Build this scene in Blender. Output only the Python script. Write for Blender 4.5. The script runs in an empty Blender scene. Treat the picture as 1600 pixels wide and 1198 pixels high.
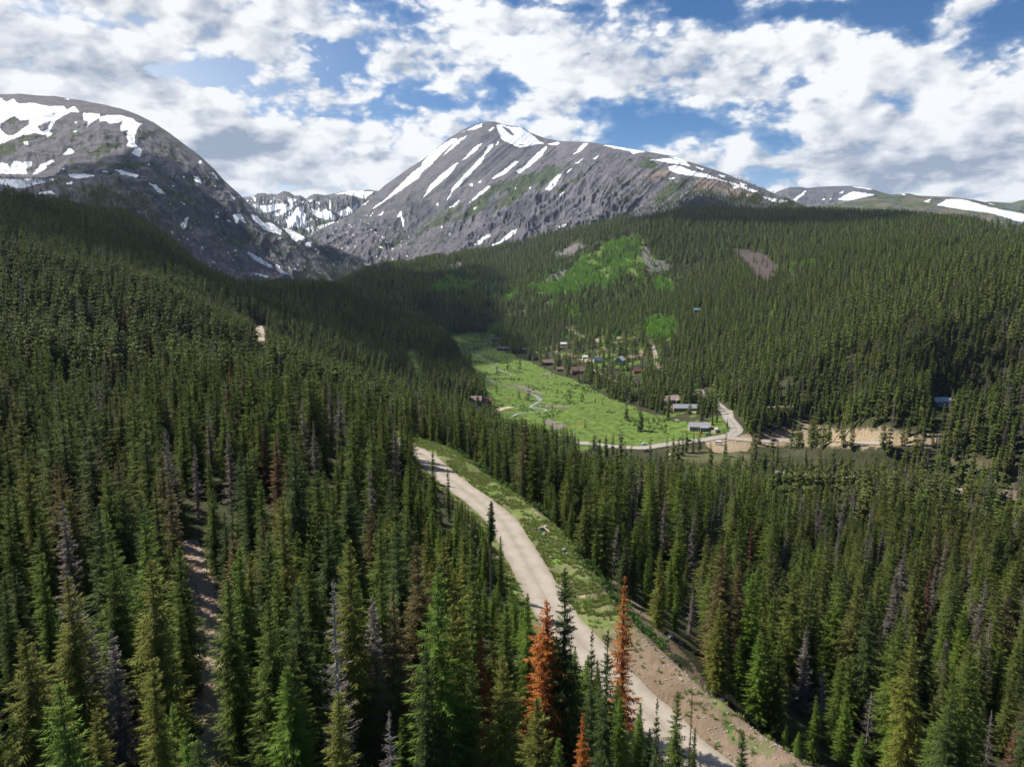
import bpy, bmesh, math, random
import numpy as np
from mathutils import Vector
R = math.radians
random.seed(7)
rng = np.random.default_rng(11)
SC = bpy.context.scene
COL = SC.collection

# ------------------------------------------------------------------ camera
CAMZ = 125.0; PITCH = R(9.4); F = 1136.0; CX, CY = 800.0, 599.0
cam = bpy.data.cameras.new('camera'); camo = bpy.data.objects.new('camera', cam); COL.objects.link(camo)
cam.sensor_width = 36.0; cam.lens = 36.0 * F / 1600.0
cam.clip_start = 1.0; cam.clip_end = 60000.0
camo.location = (0, 0, CAMZ); camo.rotation_euler = (R(90) - PITCH, 0, 0)
SC.camera = camo

# ------------------------------------------------------------------ view, sun, sky
SC.view_settings.view_transform = 'Standard'; SC.view_settings.look = 'None'
SC.view_settings.exposure = 0.6; SC.view_settings.gamma = 1.0
SC.cycles.max_bounces = 5; SC.cycles.diffuse_bounces = 3; SC.cycles.glossy_bounces = 1; SC.cycles.transmission_bounces = 3; SC.cycles.volume_bounces = 0
SUN_AZ = R(-62); SUN_EL = R(50)           # azimuth from +Y (view direction), negative = left
sun = bpy.data.lights.new('sun', 'SUN'); suno = bpy.data.objects.new('sun', sun); COL.objects.link(suno)
sun.energy = 5.0; sun.angle = R(0.5); sun.color = (1.0, 0.94, 0.83)
sd = Vector((math.sin(SUN_AZ) * math.cos(SUN_EL), math.cos(SUN_AZ) * math.cos(SUN_EL), math.sin(SUN_EL)))
suno.rotation_euler = sd.to_track_quat('Z', 'Y').to_euler()

def pray(px, py):
    rx = (px - CX) / F; uy = (CY - py) / F
    return rx, math.cos(PITCH) + uy * math.sin(PITCH), -math.sin(PITCH) + uy * math.cos(PITCH)

class NT:
    """small helper that writes shader node trees"""
    def __init__(s, nt): s.nt = nt; s.n = nt.nodes; s.l = nt.links
    def new(s, t, **k):
        n = s.n.new(t)
        for a, b in k.items(): setattr(n, a, b)
        return n
    def put(s, sock, v):
        if v is None: return
        if isinstance(v, bpy.types.NodeSocket): s.l.new(v, sock)
        else: sock.default_value = v
    def m(s, op, a, b=None, c=None, clamp=False):
        n = s.new('ShaderNodeMath', operation=op, use_clamp=clamp)
        for i, v in enumerate((a, b, c)): s.put(n.inputs[i], v)
        return n.outputs[0]
    def v(s, op, a, b=None, c=None):
        n = s.new('ShaderNodeVectorMath', operation=op)
        s.put(n.inputs[0], a); s.put(n.inputs[1], b)
        if c is not None: s.put(n.inputs['Scale' if op == 'SCALE' else 2], c)
        return n.outputs['Value' if op in ('LENGTH', 'DOT_PRODUCT') else 'Vector']
    def ramp(s, x, lo, hi, a=0.0, b=1.0, smooth=True):
        n = s.new('ShaderNodeMapRange', interpolation_type='SMOOTHSTEP' if smooth else 'LINEAR')
        s.put(n.inputs[0], x); s.put(n.inputs[1], lo); s.put(n.inputs[2], hi); s.put(n.inputs[3], a); s.put(n.inputs[4], b)
        return n.outputs[0]
    def mix(s, f, a, b, mode='MIX'):
        n = s.new('ShaderNodeMix', data_type='RGBA', blend_type=mode); n.clamp_factor = True
        s.put(n.inputs[0], f)
        for i, v in ((6, a), (7, b)):
            if isinstance(v, tuple) and len(v) == 3: v = (*v, 1.0)
            s.put(n.inputs[i], v)
        return n.outputs[2]
    def noise(s, vec, scale, detail=4, rough=0.55, dist=0.0, lac=2.0, color=False):
        n = s.new('ShaderNodeTexNoise')
        s.put(n.inputs['Vector'], vec); s.put(n.inputs['Scale'], scale); s.put(n.inputs['Detail'], detail)
        s.put(n.inputs['Roughness'], rough); s.put(n.inputs['Distortion'], dist); s.put(n.inputs['Lacunarity'], lac)
        return n.outputs[1 if color else 0]

W = bpy.data.worlds.new("World"); SC.world = W; W.use_nodes = True
t = NT(W.node_tree); t.n.clear()
sky = t.new('ShaderNodeTexSky', sky_type='NISHITA'); sky.sun_disc = False
sky.sun_elevation = SUN_EL; sky.sun_rotation = SUN_AZ; sky.altitude = 3400; sky.air_density = 1.0; sky.dust_density = 0.2; sky.ozone_density = 2.5
tc = t.new('ShaderNodeTexCoord').outputs['Generated']
sx = t.new('ShaderNodeSeparateXYZ'); t.l.new(tc, sx.inputs[0]); X, Y, Z = sx.outputs
az = t.m('ARCTAN2', X, Y); el = t.m('ARCSINE', Z)
zz = t.m('ADD', t.m('MAXIMUM', Z, 0.0), 0.17)
cv = t.new('ShaderNodeCombineXYZ'); t.put(cv.inputs[0], t.m('DIVIDE', X, zz)); t.put(cv.inputs[1], t.m('DIVIDE', Y, zz)); P = cv.outputs[0]
ae = t.new('ShaderNodeCombineXYZ'); t.put(ae.inputs[0], az); t.put(ae.inputs[1], t.m('MULTIPLY', el, 1.6)); AE = ae.outputs[0]
warp = t.v('SCALE', t.v('SUBTRACT', t.noise(AE, 9.0, 6, 0.6, color=True), (0.5, 0.5, 0.5)), None, 0.085)
def cloudfield(off, fine=True):
    p = t.v('ADD', P, off)
    a = t.noise(p, 1.15, 3, 0.5)
    b = t.noise(p, 3.4, 7 if fine else 4, 0.60, dist=0.25)
    q = t.v('ADD', AE, (off[0] * .12, off[1] * .12, 0))
    c = t.noise(q, 16.0, 5 if fine else 3, 0.62, dist=0.15)
    s_ = t.m('ADD', t.m('MULTIPLY', a, 0.30), t.m('MULTIPLY', b, 0.38))
    vo = t.new('ShaderNodeTexVoronoi', feature='SMOOTH_F1'); wq = t.v('ADD', q, t.v('SCALE', t.v('SUBTRACT', t.noise(q, 22.0, 3, .5, color=True), (.5, .5, .5)), None, .03))
    t.put(vo.inputs['Vector'], wq); t.put(vo.inputs['Scale'], 11.0); t.put(vo.inputs['Detail'], 3.0 if fine else 2.0); t.put(vo.inputs['Roughness'], .62); t.put(vo.inputs['Lacunarity'], 2.1); t.put(vo.inputs['Smoothness'], .35)
    s_ = t.m('ADD', s_, t.m('MULTIPLY', t.m('SUBTRACT', .62, vo.outputs['Distance']), 0.26))
    return t.m('ADD', s_, t.m('MULTIPLY', c, 0.34))
n0 = cloudfield((0, 0, 0)); n1 = cloudfield((-0.16, 0.10, 0.0), False)
def blob(px, py, rx, ry, w, rot=0.0):
    """a patch of denser or thinner cloud at one bearing and height of the sky"""
    dx, dy, dz = pray(px, py); L = math.sqrt(dx*dx+dy*dy+dz*dz)
    a0 = math.atan2(dx, dy); e0 = math.asin(dz / L)
    u = t.m('SUBTRACT', az, a0); v = t.m('SUBTRACT', el, e0)
    wv = t.new('ShaderNodeSeparateXYZ'); t.l.new(warp, wv.inputs[0])
    u = t.m('ADD', u, wv.outputs[0]); v = t.m('ADD', v, t.m('MULTIPLY', wv.outputs[1], 0.7))
    c, s_ = math.cos(rot), math.sin(rot)
    u2 = t.m('ADD', t.m('MULTIPLY', u, c), t.m('MULTIPLY', v, s_)); v2 = t.m('SUBTRACT', t.m('MULTIPLY', v, c), t.m('MULTIPLY', u, s_))
    u2 = t.m('DIVIDE', u2, rx / F); v2 = t.m('DIVIDE', v2, ry / F)
    d = t.m('ADD', t.m('MULTIPLY', u2, u2), t.m('MULTIPLY', v2, v2))
    return t.m('MULTIPLY', t.m('EXPONENT', t.m('MULTIPLY', d, -1.0)), w)
def total(bs):
    s_ = bs[0]
    for b in bs[1:]: s_ = t.m('ADD', s_, b)
    return s_
#           px    py   rx  ry   w
gaps = [(545, 85, 75, 28, -.25, .1), (350, 125, 95, 42, -.24, -.3), (640, 25, 50, 22, -.12), (960, 158, 45, 24, -.17), (1080, 195, 190, 26, -.19, .05),
        (690, 155, 60, 14, -.12), (800, 135, 45, 22, -.12), (1330, 18, 190, 24, -.34, -.06), (1430, 55, 70, 26, -.26), (1570, 40, 60, 40, -.28), (1110, 6, 60, 16, -.2),
        (1215, 230, 40, 16, -.15), (880, 5, 160, 12, -.12), (1020, 8, 60, 12, -.1), (1250, 120, 30, 12, -.08),(60, 10, 120, 18, -.10)]
puffs = [(1510, 30, 45, 24, .30, .3), (370, 200, 85, 45, .16), (1150, 110, 130, 70, .08), (980, 70, 160, 45, .08), (1500, 240, 160, 70, .12), (480, 230, 200, 70, .08), (1200, 40, 60, 45, .12),
         (700, 90, 120, 50, .07), (150, 60, 220, 110, .07), (80, 135, 110, 30, .08), (1400, 110, 100, 45, .08)]
gaps = [(g[0], g[1], g[2] * .85, g[3] * .85, g[4] * .95, *g[5:]) for g in gaps]
bias = total([blob(*g) for g in gaps + puffs])
# clouds thinned overhead and behind the view, unseen, to darken the ambient light
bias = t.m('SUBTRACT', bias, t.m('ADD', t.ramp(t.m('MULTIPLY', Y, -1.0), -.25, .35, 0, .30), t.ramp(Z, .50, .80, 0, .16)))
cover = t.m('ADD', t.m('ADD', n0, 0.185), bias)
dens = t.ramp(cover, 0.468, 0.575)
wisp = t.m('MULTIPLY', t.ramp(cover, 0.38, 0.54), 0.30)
dark = total([blob(392, 226, 55, 22, .85), blob(350, 238, 75, 14, .5), blob(362, 178, 62, 18, -.45), blob(1500, 215, 90, 22, -.35), blob(1380, 190, 80, 16, -.25), blob(1440, 262, 170, 26, .60), blob(1560, 225, 90, 22, .40), blob(1130, 120, 90, 40, .30), blob(1330, 215, 110, 34, .38), blob(960, 105, 120, 25, .22),
              blob(470, 285, 90, 16, .30), blob(180, 105, 230, 55, .34), blob(1250, 265, 120, 16, .3), blob(620, 150, 90, 24, .16)])
lit = t.m('MULTIPLY', t.m('SUBTRACT', n1, n0), 4.2)
thick = t.m('MULTIPLY', t.ramp(cover, 0.58, 0.86), 0.36)
sh = t.m('ADD', t.m('ADD', dark, thick), t.m('SUBTRACT', lit, 0.02), clamp=True)
ccol = t.mix(sh, (0.66, 0.67, 0.685), (0.225, 0.27, 0.35))
low = t.ramp(el, 0.0, 0.16, 1.0, 0.0)
# thin bright veil towards the sun (upper left) and near the horizon
veil = t.m('ADD', t.m('ADD', blob(60, 110, 330, 130, .75), blob(520, 320, 500, 60, .5)), t.m('MULTIPLY', low, 0.35), clamp=True)
bgs = t.new('ShaderNodeBackground'); hs_ = t.new('ShaderNodeHueSaturation'); hs_.inputs['Saturation'].default_value = 1.25; t.put(hs_.inputs['Color'], sky.outputs[0]); t.put(bgs.inputs[0], hs_.outputs[0]); bgs.inputs[1].default_value = 0.07
vcol = t.mix(t.noise(AE, 5.0, 5, 0.5), (0.38, 0.46, 0.58), (0.68, 0.73, 0.78))
bgv = t.new('ShaderNodeBackground'); t.put(bgv.inputs[0], vcol); bgv.inputs[1].default_value = 1.0
bgc = t.new('ShaderNodeBackground'); t.put(bgc.inputs[0], ccol); bgc.inputs[1].default_value = 1.0
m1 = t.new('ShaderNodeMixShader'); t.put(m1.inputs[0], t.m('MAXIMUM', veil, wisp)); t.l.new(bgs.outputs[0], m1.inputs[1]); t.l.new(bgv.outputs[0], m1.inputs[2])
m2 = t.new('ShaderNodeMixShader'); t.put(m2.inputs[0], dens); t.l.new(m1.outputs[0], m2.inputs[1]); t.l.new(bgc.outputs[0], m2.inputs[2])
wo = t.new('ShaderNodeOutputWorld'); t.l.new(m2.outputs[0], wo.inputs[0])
W.cycles.sampling_method = 'MANUAL'; W.cycles.sample_map_resolution = 512

# ------------------------------------------------------------------ numpy noise
def _h(ix, iy, seed):
    h = (ix.astype(np.int64) * 374761393 + iy.astype(np.int64) * 668265263 + seed * 974634777) & 0xffffffff
    h = ((h ^ (h >> 13)) * 1274126177) & 0xffffffff
    return ((h ^ (h >> 16)) & 0xffff) / 65535.0
def vnoise(x, y, seed=0):
    ix = np.floor(x); iy = np.floor(y); fx = x - ix; fy = y - iy
    ux = fx*fx*fx*(fx*(fx*6-15)+10); uy = fy*fy*fy*(fy*(fy*6-15)+10)
    ix = ix.astype(np.int64); iy = iy.astype(np.int64)
    a = _h(ix, iy, seed); b = _h(ix+1, iy, seed); c = _h(ix, iy+1, seed); d = _h(ix+1, iy+1, seed)
    return (a + (b-a)*ux) * (1-uy) + (c + (d-c)*ux) * uy
def fbm(x, y, seed=0, oct=5, gain=.5, lac=2.03):
    s = 0; a = 1; tot = 0
    for i in range(oct):
        s = s + a * (vnoise(x, y, seed + i*17) * 2 - 1); tot += a; a *= gain; x = x * lac + 13.7; y = y * lac + 7.3
    return s / tot
def ridged(x, y, seed=0, oct=5, gain=.55, lac=2.07):
    s = 0; a = 1; tot = 0
    for i in range(oct):
        n = 1 - np.abs(vnoise(x, y, seed + i*23) * 2 - 1); s = s + a * n * n; tot += a; a *= gain; x = x * lac + 5.1; y = y * lac + 9.2
    return s / tot
def sstep(a, b, x):
    u = np.clip((x - a) / (b - a), 0, 1); return u*u*(3-2*u)

def inpoly(px, py, poly):
    poly = np.asarray(poly, float)
    x0, y0 = poly.min(0); x1, y1 = poly.max(0)
    res = np.zeros(px.shape, bool)
    idx = np.nonzero((px >= x0) & (px <= x1) & (py >= y0) & (py <= y1))
    if not len(idx[0]): return res
    x = px[idx]; y = py[idx]; c = np.zeros(x.shape, bool)
    n = len(poly); j = n - 1
    for i in range(n):
        xi, yi = poly[i]; xj, yj = poly[j]
        if yi != yj:
            c ^= ((yi > y) != (yj > y)) & (x < (xj - xi) * (y - yi) / (yj - yi) + xi)
        j = i
    res[idx] = c
    return res
def polymask(px, py, polys, holes=(), amp=2.0, freq=0.12, seed=3, n=1):
    tot = np.zeros(px.shape)
    for k in range(n):
        wx = px + fbm(px * freq, py * freq, seed + k, 4, .6) * amp * 2
        wy = py + fbm(px * freq + 50, py * freq, seed + 9 + k, 4, .6) * amp * 1.6
        m = np.zeros(px.shape, bool)
        for p in polys: m |= inpoly(wx, wy, p)
        for p in holes: m &= ~inpoly(wx, wy, p)
        tot += m
    return tot / n
def T(ox, oy, s, polys): return [[(ox + a / s, oy + b / s) for a, b in p] for p in polys]

def project(x, y, z):
    zr = z - CAMZ
    dep = y * math.cos(PITCH) - zr * math.sin(PITCH)
    up = y * math.sin(PITCH) + zr * math.cos(PITCH)
    dep = np.maximum(dep, 1e-3)
    return CX + F * x / dep, CY - F * up / dep, dep
def P3(px, py, D):
    a, b, c = pray(px, py); k = D / b
    return a * k, D, c * k + CAMZ

# ------------------------------------------------------------------ object helpers
def tag(o, label=None, cat=None, group=None, kind=None):
    if label: o['label'] = label
    if cat: o['category'] = cat
    if group: o['group'] = group
    if kind: o['kind'] = kind
    return o
def mesh_np(name, V, Fc, mats=(), smooth=False, attrs=None, mi=None):
    me = bpy.data.meshes.new(name); V = np.asarray(V, np.float32); Fc = np.asarray(Fc, np.int32)
    me.vertices.add(len(V)); me.vertices.foreach_set('co', V.ravel())
    k = Fc.shape[1]; me.loops.add(Fc.size); me.loops.foreach_set('vertex_index', Fc.ravel())
    me.polygons.add(len(Fc)); me.polygons.foreach_set('loop_start', np.arange(0, Fc.size, k, dtype=np.int32))
    me.polygons.foreach_set('loop_total', np.full(len(Fc), k, np.int32))
    if mi is not None: me.polygons.foreach_set('material_index', np.asarray(mi, np.int32))
    me.update(calc_edges=True)
    me.polygons.foreach_set('use_smooth', np.full(len(Fc), smooth))
    if attrs:
        for a, val in attrs.items():
            at = me.attributes.new(a, 'FLOAT_COLOR', 'POINT')
            c = np.ones((len(V), 4), np.float32); c[:, :val.shape[1]] = val; at.data.foreach_set('color', c.ravel())
    for m in mats: me.materials.append(m)
    return me
def obj(name, me, parent=None, loc=None):
    o = bpy.data.objects.new(name, me); COL.objects.link(o)
    if parent is not None: o.parent = parent
    if loc is not None: o.location = loc
    return o
def grid_faces(nr, nc):
    i = np.arange(nr-1)[:, None] * nc + np.arange(nc-1)[None, :]
    return np.stack([i, i+1, i+nc+1, i+nc], -1).reshape(-1, 4)

# ------------------------------------------------------------------ pixel outlines of the ground cover
SNOW1 = T(0, 140, 5, [
 [(-620,260),(-540,150),(-380,110),(-300,50),(-150,70),(-60,40),(0,60),(20,80),(60,95),(100,70),(150,110),(240,105),(300,115),(380,130),(500,130),(520,160),(580,130),(625,180),(560,175),(500,200),(440,240),(400,300),(385,330),(410,345),(370,375),(350,355),(270,340),(180,360),(60,400),(0,430),(-120,400),(-200,330),(-330,360),(-420,300),(-520,330)],
 [(650,180),(780,190),(780,220),(720,260),(675,290),(690,250),(650,240)],
 [(780,215),(830,200),(960,205),(1040,225),(1060,255),(1110,265),(1080,300),(1050,360),(1060,390),(1050,420),(1080,445),(1050,455),(990,440),(1000,400),(985,370),(1000,320),(940,325),(940,290),(965,250),(850,270),(830,245),(775,250)],
 [(1040,470),(1080,450),(1110,485),(1095,525),(1060,515),(1030,495)], [(485,510),(545,455),(585,485),(540,505)],
 [(-260,620),(-150,570),(-60,590),(0,575),(50,575),(80,600),(105,550),(170,570),(260,555),(250,590),(200,625),(220,660),(110,660),(0,660),(-180,668)],
 [(250,665),(320,580),(420,550),(420,570),(360,600),(370,620),(300,650)],
 [(-220,715),(-100,685),(0,690),(100,700),(340,700),(380,720),(260,745),(150,775),(60,745),(0,740),(-150,745)],
 [(535,660),(620,655),(760,670),(700,685),(600,695),(540,680)], [(890,625),(940,630),(1080,665),(1070,685),(960,665)],
 [(80,812),(130,818),(120,834),(80,834)], [(275,835),(310,800),(400,790),(440,815),(340,815)], [(790,635),(840,638),(850,648),(800,645)],
 [(1160,725),(1220,745),(1300,825),(1240,805)], [(1400,860),(1460,910),(1430,900)], [(1410,1050),(1440,1030),(1450,990),(1475,1000),(1460,1050),(1435,1090)],
 [(1545,575),(1560,550),(1580,565),(1575,580)], [(1520,710),(1550,670),(1580,745),(1555,725)], [(180,405),(215,405),(220,430),(190,425)], [(560,330),(600,320),(595,345)], [(485,70),(540,72),(545,82)],[(570,250),(605,250),(600,275)], [(1150,580),(1175,580),(1170,600)],
 [(380,690),(430,700),(440,712),(390,705)],[(510,735),(560,718),(570,735),(530,742)],[(470,620),(515,610),(500,628)]]) + T(300, 200, 5, [
 [(20,380),(50,375),(80,430),(60,440),(40,410)], [(170,365),(190,370),(205,400),(185,395)], [(275,490),(340,550),(330,565),(290,520)], [(170,665),(210,700),(190,710)],
 [(240,690),(320,740),(270,722)], [(320,680),(380,670),(430,750),(400,740),(370,710),(350,755),(330,720)],
 [(460,670),(510,690),(550,740),(620,740),(700,800),(690,835),(570,800),(520,750),(470,710)], [(700,775),(760,790),(880,850),(880,885),(830,870),(820,890),(780,870),(760,830)],
 [(890,900),(940,890),(930,925),(880,920)], [(420,960),(520,1005),(640,1085),(600,1090),(480,1025)], [(650,1060),(680,1070),(690,1100),(770,1145),(700,1135),(660,1105)], [(488,615),(622,708),(560,680)],
 [(50,260),(75,255),(70,280),(55,278)], [(180,1120),(290,1160),(280,1172),(190,1135)],[(480,1125),(600,1160),(590,1170),(490,1140)]])
HOLE1 = T(0, 140, 5, [[(0,270),(110,205),(160,245),(230,235),(225,270),(120,350),(60,360),(0,310)], [(290,290),(400,240),(370,320),(320,330)],[(400,190),(430,185),(420,200)]])
SCREE1 = T(300, 200, 5, [[(0,920),(150,1020),(430,1150),(300,1198),(150,1110),(0,1010)], [(310,920),(420,980),(640,1090),(780,1170),(650,1198),(430,1150),(380,1020)],[(640,1010),(760,1100),(720,1120)]]) + \
         T(0,140,5,[[(800,900),(840,915),(880,1010),(960,1050),(1080,1110),(1200,1198),(1120,1180),(900,1040),(850,1000)]])
GREEN1 = T(0, 140, 5, [[(500,630),(900,570),(1180,575),(1100,620),(700,600),(560,640)], [(600,780),(700,740),(860,750),(880,810),(720,850),(640,820)], [(650,500),(900,400),(960,440),(760,520)], [(0,440),(120,420),(130,500),(0,520)], [(30,250),(110,210),(160,245),(120,290)],
   [(1150,700),(1500,850),(1560,980),(1300,800)],[(200,355),(330,350),(300,380),(100,430)]])
SNOW2 = T(560, 180, 5, [
 [(80,750),(230,640),(330,540),(420,450),(490,400),(500,370),(560,300),(640,240),(740,185),(775,180),(700,250),(620,330),(560,400),(510,430),(470,490),(300,610),(150,710)],
 [(650,330),(760,200),(850,155),(830,180),(760,240)],
 [(505,650),(560,550),(640,470),(740,390),(820,345),(900,250),(970,215),(930,270),(840,340),(790,360),(720,460),(600,560),(540,620)],
 [(685,680),(740,560),(860,430),(980,310),(1010,240),(1050,220),(1060,240),(1000,300),(960,370),(820,520),(740,600)], [(1070,230),(1090,205),(1105,210),(1080,235)],
 [(1080,75),(1110,70),(1190,90),(1260,95),(1350,150),(1400,190),(1450,225),(1400,225),(1330,240),(1260,255),(1180,220),(1120,190),(1090,120)],
 [(1480,225),(1560,210),(1570,225),(1540,240)], [(790,150),(900,90),(970,60),(960,90),(910,110),(830,125)], [(1010,120),(1060,90),(1060,104),(1030,128)],
 [(1225,440),(1300,400),(1330,360),(1400,290),(1465,240),(1475,260),(1420,330),(1340,400),(1250,460)], [(1030,500),(1110,450),(1240,350),(1250,365),(1150,455),(1060,500)],
 [(855,695),(930,620),(1010,555),(1035,560),(940,635),(880,682)], [(860,545),(900,530),(890,555)], [(930,530),(970,500),(950,532)], [(710,725),(800,650),(775,692),(730,727)], [(880,740),(940,705),(900,742)],
 [(1450,590),(1500,530),(1560,465),(1585,460),(1540,530),(1500,590)], [(895,1025),(960,960),(1020,925),(1030,945),(960,1000)],
 [(935,1055),(1100,990),(1200,900),(1240,890),(1230,920),(1160,972),(1020,1042)], [(300,800),(330,745),(360,830),(350,880),(330,800)], [(140,790),(200,750),(185,782)], [(600,690),(625,685),(630,710)], [(1565,870),(1600,855),(1600,880)],
 [(1205,575),(1240,560),(1225,585)], [(1330,565),(1355,560),(1345,575)], [(590,920),(620,905),(605,925)], [(640,870),(660,865),(650,880)], [(700,925),(730,920),(715,940)], [(20,710),(80,660),(60,700)], [(150,1020),(200,1035),(180,1040)], [(245,1040),(280,1040),(265,1050)]]) + T(860, 200, 4, [
 [(140,170),(210,95),(240,95),(190,145)], [(0,340),(30,310),(70,290),(30,360),(0,390)], [(150,225),(210,185),(175,222)], [(90,290),(140,240),(122,272)], [(265,195),(305,165),(283,197)], [(55,425),(85,390),(75,417)],
 [(320,108),(390,112),(500,118),(590,150),(510,162),(500,147),(400,127)], [(615,200),(740,190),(840,210),(885,240),(780,225),(700,210)], [(735,178),(800,185),(870,215),(830,210)],
 [(735,240),(800,235),(880,265),(980,290),(1080,328),(1200,358),(1310,405),(1250,397),(1150,357),(1030,320),(850,297),(750,272)], [(1320,430),(1400,443),(1500,455),(1440,472),(1370,452)],
 [(1045,290),(1100,300),(1090,315)], [(1130,358),(1180,370),(1150,382)], [(1180,338),(1230,355),(1200,362)], [(900,240),(960,255),(950,267)], [(735,315),(785,308),(770,321)], [(50,615),(100,600),(90,620),(60,627)], [(1200,415),(1240,420),(1225,432)],[(1430,420),(1490,440),(1470,448)]])
HOLE2 = T(560, 180, 5, [[(1120,90),(1160,95),(1200,130),(1230,170),(1180,150)],[(1240,235),(1300,225),(1290,240)]])
GREEN2 = T(560, 180, 5, [[(150,1000),(300,960),(450,970),(350,1050),(150,1060)], [(520,1020),(700,940),(650,1000)],
 [(700,740),(880,690),(1080,520),(1300,470),(1480,400),(1600,420),(1500,560),(1300,620),(1100,760),(900,800),(600,880),(450,950),(500,860)]]) + T(860, 200, 4, [
 [(600,450),(700,370),(780,340),(850,300),(930,325),(900,400),(830,450),(800,490),(700,480)], [(480,200),(620,180),(700,240),(640,260),(500,240)], [(100,260),(220,200),(260,230),(160,330),(60,420),(20,380)],[(240,400),(420,340),(400,370),(280,430)],
 [(1280,450),(1400,455),(1500,500),(1300,490)],[(970,450),(1080,480),(1080,560),(1010,500)]])
TAN2 = T(860, 200, 4, [[(900,330),(1000,320),(1200,370),(1320,440),(1240,450),(1000,380),(900,400)],[(560,300),(720,270),(740,300),(640,320)]])
CLIFF2 = T(560, 180, 5, [[(1130,760),(1300,640),(1430,640),(1330,800),(1200,880),(1130,860)], [(120,850),(300,790),(380,760),(360,900),(200,930)], [(380,680),(560,650),(600,760),(450,860),(400,800)]])
SNOW3 = T(300, 200, 5, [[(510,600),(590,605),(700,585),(740,608),(640,650),(580,665),(520,625)], [(620,690),(690,640),(800,590),(830,590),(760,645),(660,690)],
 [(700,740),(760,690),(820,620),(870,620),(860,680),(900,730),(840,780),(790,765)], [(1000,660),(1040,630),(1080,650),(1140,710),(1050,715),(980,700),(930,630)], [(1200,565),(1240,640),(1290,590),(1300,600),(1280,640),(1180,700),(1130,660),(1220,620)],
 [(1100,522),(1200,497),(1300,491),(1420,498),(1350,555),(1270,530),(1180,515)], [(740,535),(820,560),(775,590),(750,580)], [(640,540),(650,545),(630,600),(622,590)], [(470,530),(500,550),(490,580)],[(900,560),(950,560),(920,585)],[(1075,560),(1090,570),(1080,640),(1070,630)],
 [(980,770),(1160,715),(1150,730),(1000,792)], [(880,790),(940,770),(900,800)], [(1180,785),(1290,740),(1200,780)], [(1100,790),(1130,785),(1110,815)],[(1330,600),(1380,565),(1350,600)]])
SNOW4 = T(1180, 270, 3.81, [[(225,160),(310,98),(290,132),(240,167)], [(490,160),(580,110),(720,130),(640,147),(550,167)], [(385,172),(410,150),(425,155)], [(530,185),(590,165),(580,192)], [(600,190),(700,155),(830,145),(720,167),(650,192)],
 [(720,172),(760,163),(740,181)], [(495,122),(530,103),(520,122)], [(550,78),(690,92),(700,103),(620,92)], [(440,160),(455,150),(450,162)],[(870,125),(895,128),(880,138)]])
SNOW5 = T(1180, 270, 3.81, [[(1080,192),(1140,158),(1220,156),(1300,176),(1400,206),(1600,244),(1900,300),(1900,360),(1600,300),(1400,240),(1200,215)], [(1000,170),(1050,155),(1030,178)],[(1370,170),(1440,176),(1500,185),(1400,190)]])
MEADOW = [[(700,522),(740,522),(772,520),(778,546),(815,560),(850,574),(890,590),(918,602),(950,620),(1000,641),(1045,655),(1085,666),(1130,655),(1148,672),(1140,680),(1080,688),(1010,697),(900,702),(840,698),(790,680),(772,652),(762,630),(750,600),(735,570),(715,550)],
          [(632,545),(645,545),(664,600),(660,620),(645,600)]]
ASPEN = T(640, 360, 3.81, [[(970,200),(1020,150),(1120,130),(1150,90),(1200,60),(1280,40),(1370,60),(1380,150),(1400,220),(1430,280),(1380,320),(1280,280),(1200,340),(1100,350),(1000,380),(850,400),(700,380),(660,350),(800,320),(930,290)],
 [(130,340),(220,290),(330,310),(430,300),(440,330),(330,370),(150,380)], [(540,425),(620,370),(655,395),(570,442)], [(440,415),(530,395),(520,435)], [(890,520),(980,470),(1030,500),(990,540)], [(1400,560),(1480,500),(1545,580),(1500,665),(1440,640)],
 [(1430,290),(1560,300),(1600,400),(1480,370)], [(80,388),(130,378),(120,400)], [(470,275),(500,260),(510,290),(480,298)], [(480,550),(540,560),(530,610),(490,600)],[(330,245),(420,250),(400,280),(340,280)]]) + T(1180, 270, 3.81, [
 [(160,570),(280,545),(300,570),(200,600)], [(280,545),(340,530),(340,560),(290,565)], [(410,520),(460,508),(455,535)], [(500,360),(540,350),(530,385)], [(590,345),(635,345),(635,370)], [(1130,310),(1210,288),(1230,318),(1150,335)],
 [(320,420),(355,415),(350,445)], [(60,850),(110,840),(100,876),(60,876)], [(150,840),(210,835),(210,870)]]) + [[(1025,505),(1050,500),(1055,530),(1030,535)]]
ROCK = T(640, 360, 3.81, [[(1370,90),(1410,100),(1450,160),(1560,200),(1560,230),(1460,280),(1410,240),(1380,160)], [(740,310),(850,260),(940,230),(930,290),(840,310)], [(420,360),(500,320),(640,330),(560,350),(460,375)],
 [(850,130),(1000,80),(1080,90),(950,150),(860,170)], [(800,425),(880,415),(890,440),(820,445)], [(1030,300),(1100,280),(1070,320)],[(480,170),(560,140),(540,170)],[(200,220),(320,190),(300,230)]]) + T(860,200,4,[[(540,400),(720,330),(680,400),(650,440),(560,440)]])
REDROCK = [[(1138,394),(1170,392),(1195,396),(1222,413),(1216,430),(1195,440),(1180,436),(1165,418)], [(1362,560),(1368,566),(1365,568)]]
OPEN = T(1180, 270, 3.81, [[(1060,475),(1130,440),(1190,410),(1232,415),(1220,450),(1150,482)], [(1300,290),(1500,300),(1600,350),(1600,370),(1450,345)], [(360,310),(600,240),(560,270),(420,315)], [(350,530),(400,512),(395,535)],[(1060,380),(1130,365),(1120,400)],[(620,250),(860,225),(850,240)]]) + \
       T(640, 360, 3.81, [[(1060,560),(1120,540),(1110,575)],[(1120,575),(1160,570),(1150,610)],[(1170,480),(1260,490),(1250,520),(1180,510)],[(540,500),(640,480),(740,475),(640,505)],[(870,550),(960,570),(960,600)],[(1260,450),(1300,450),(1290,470)]])

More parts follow.
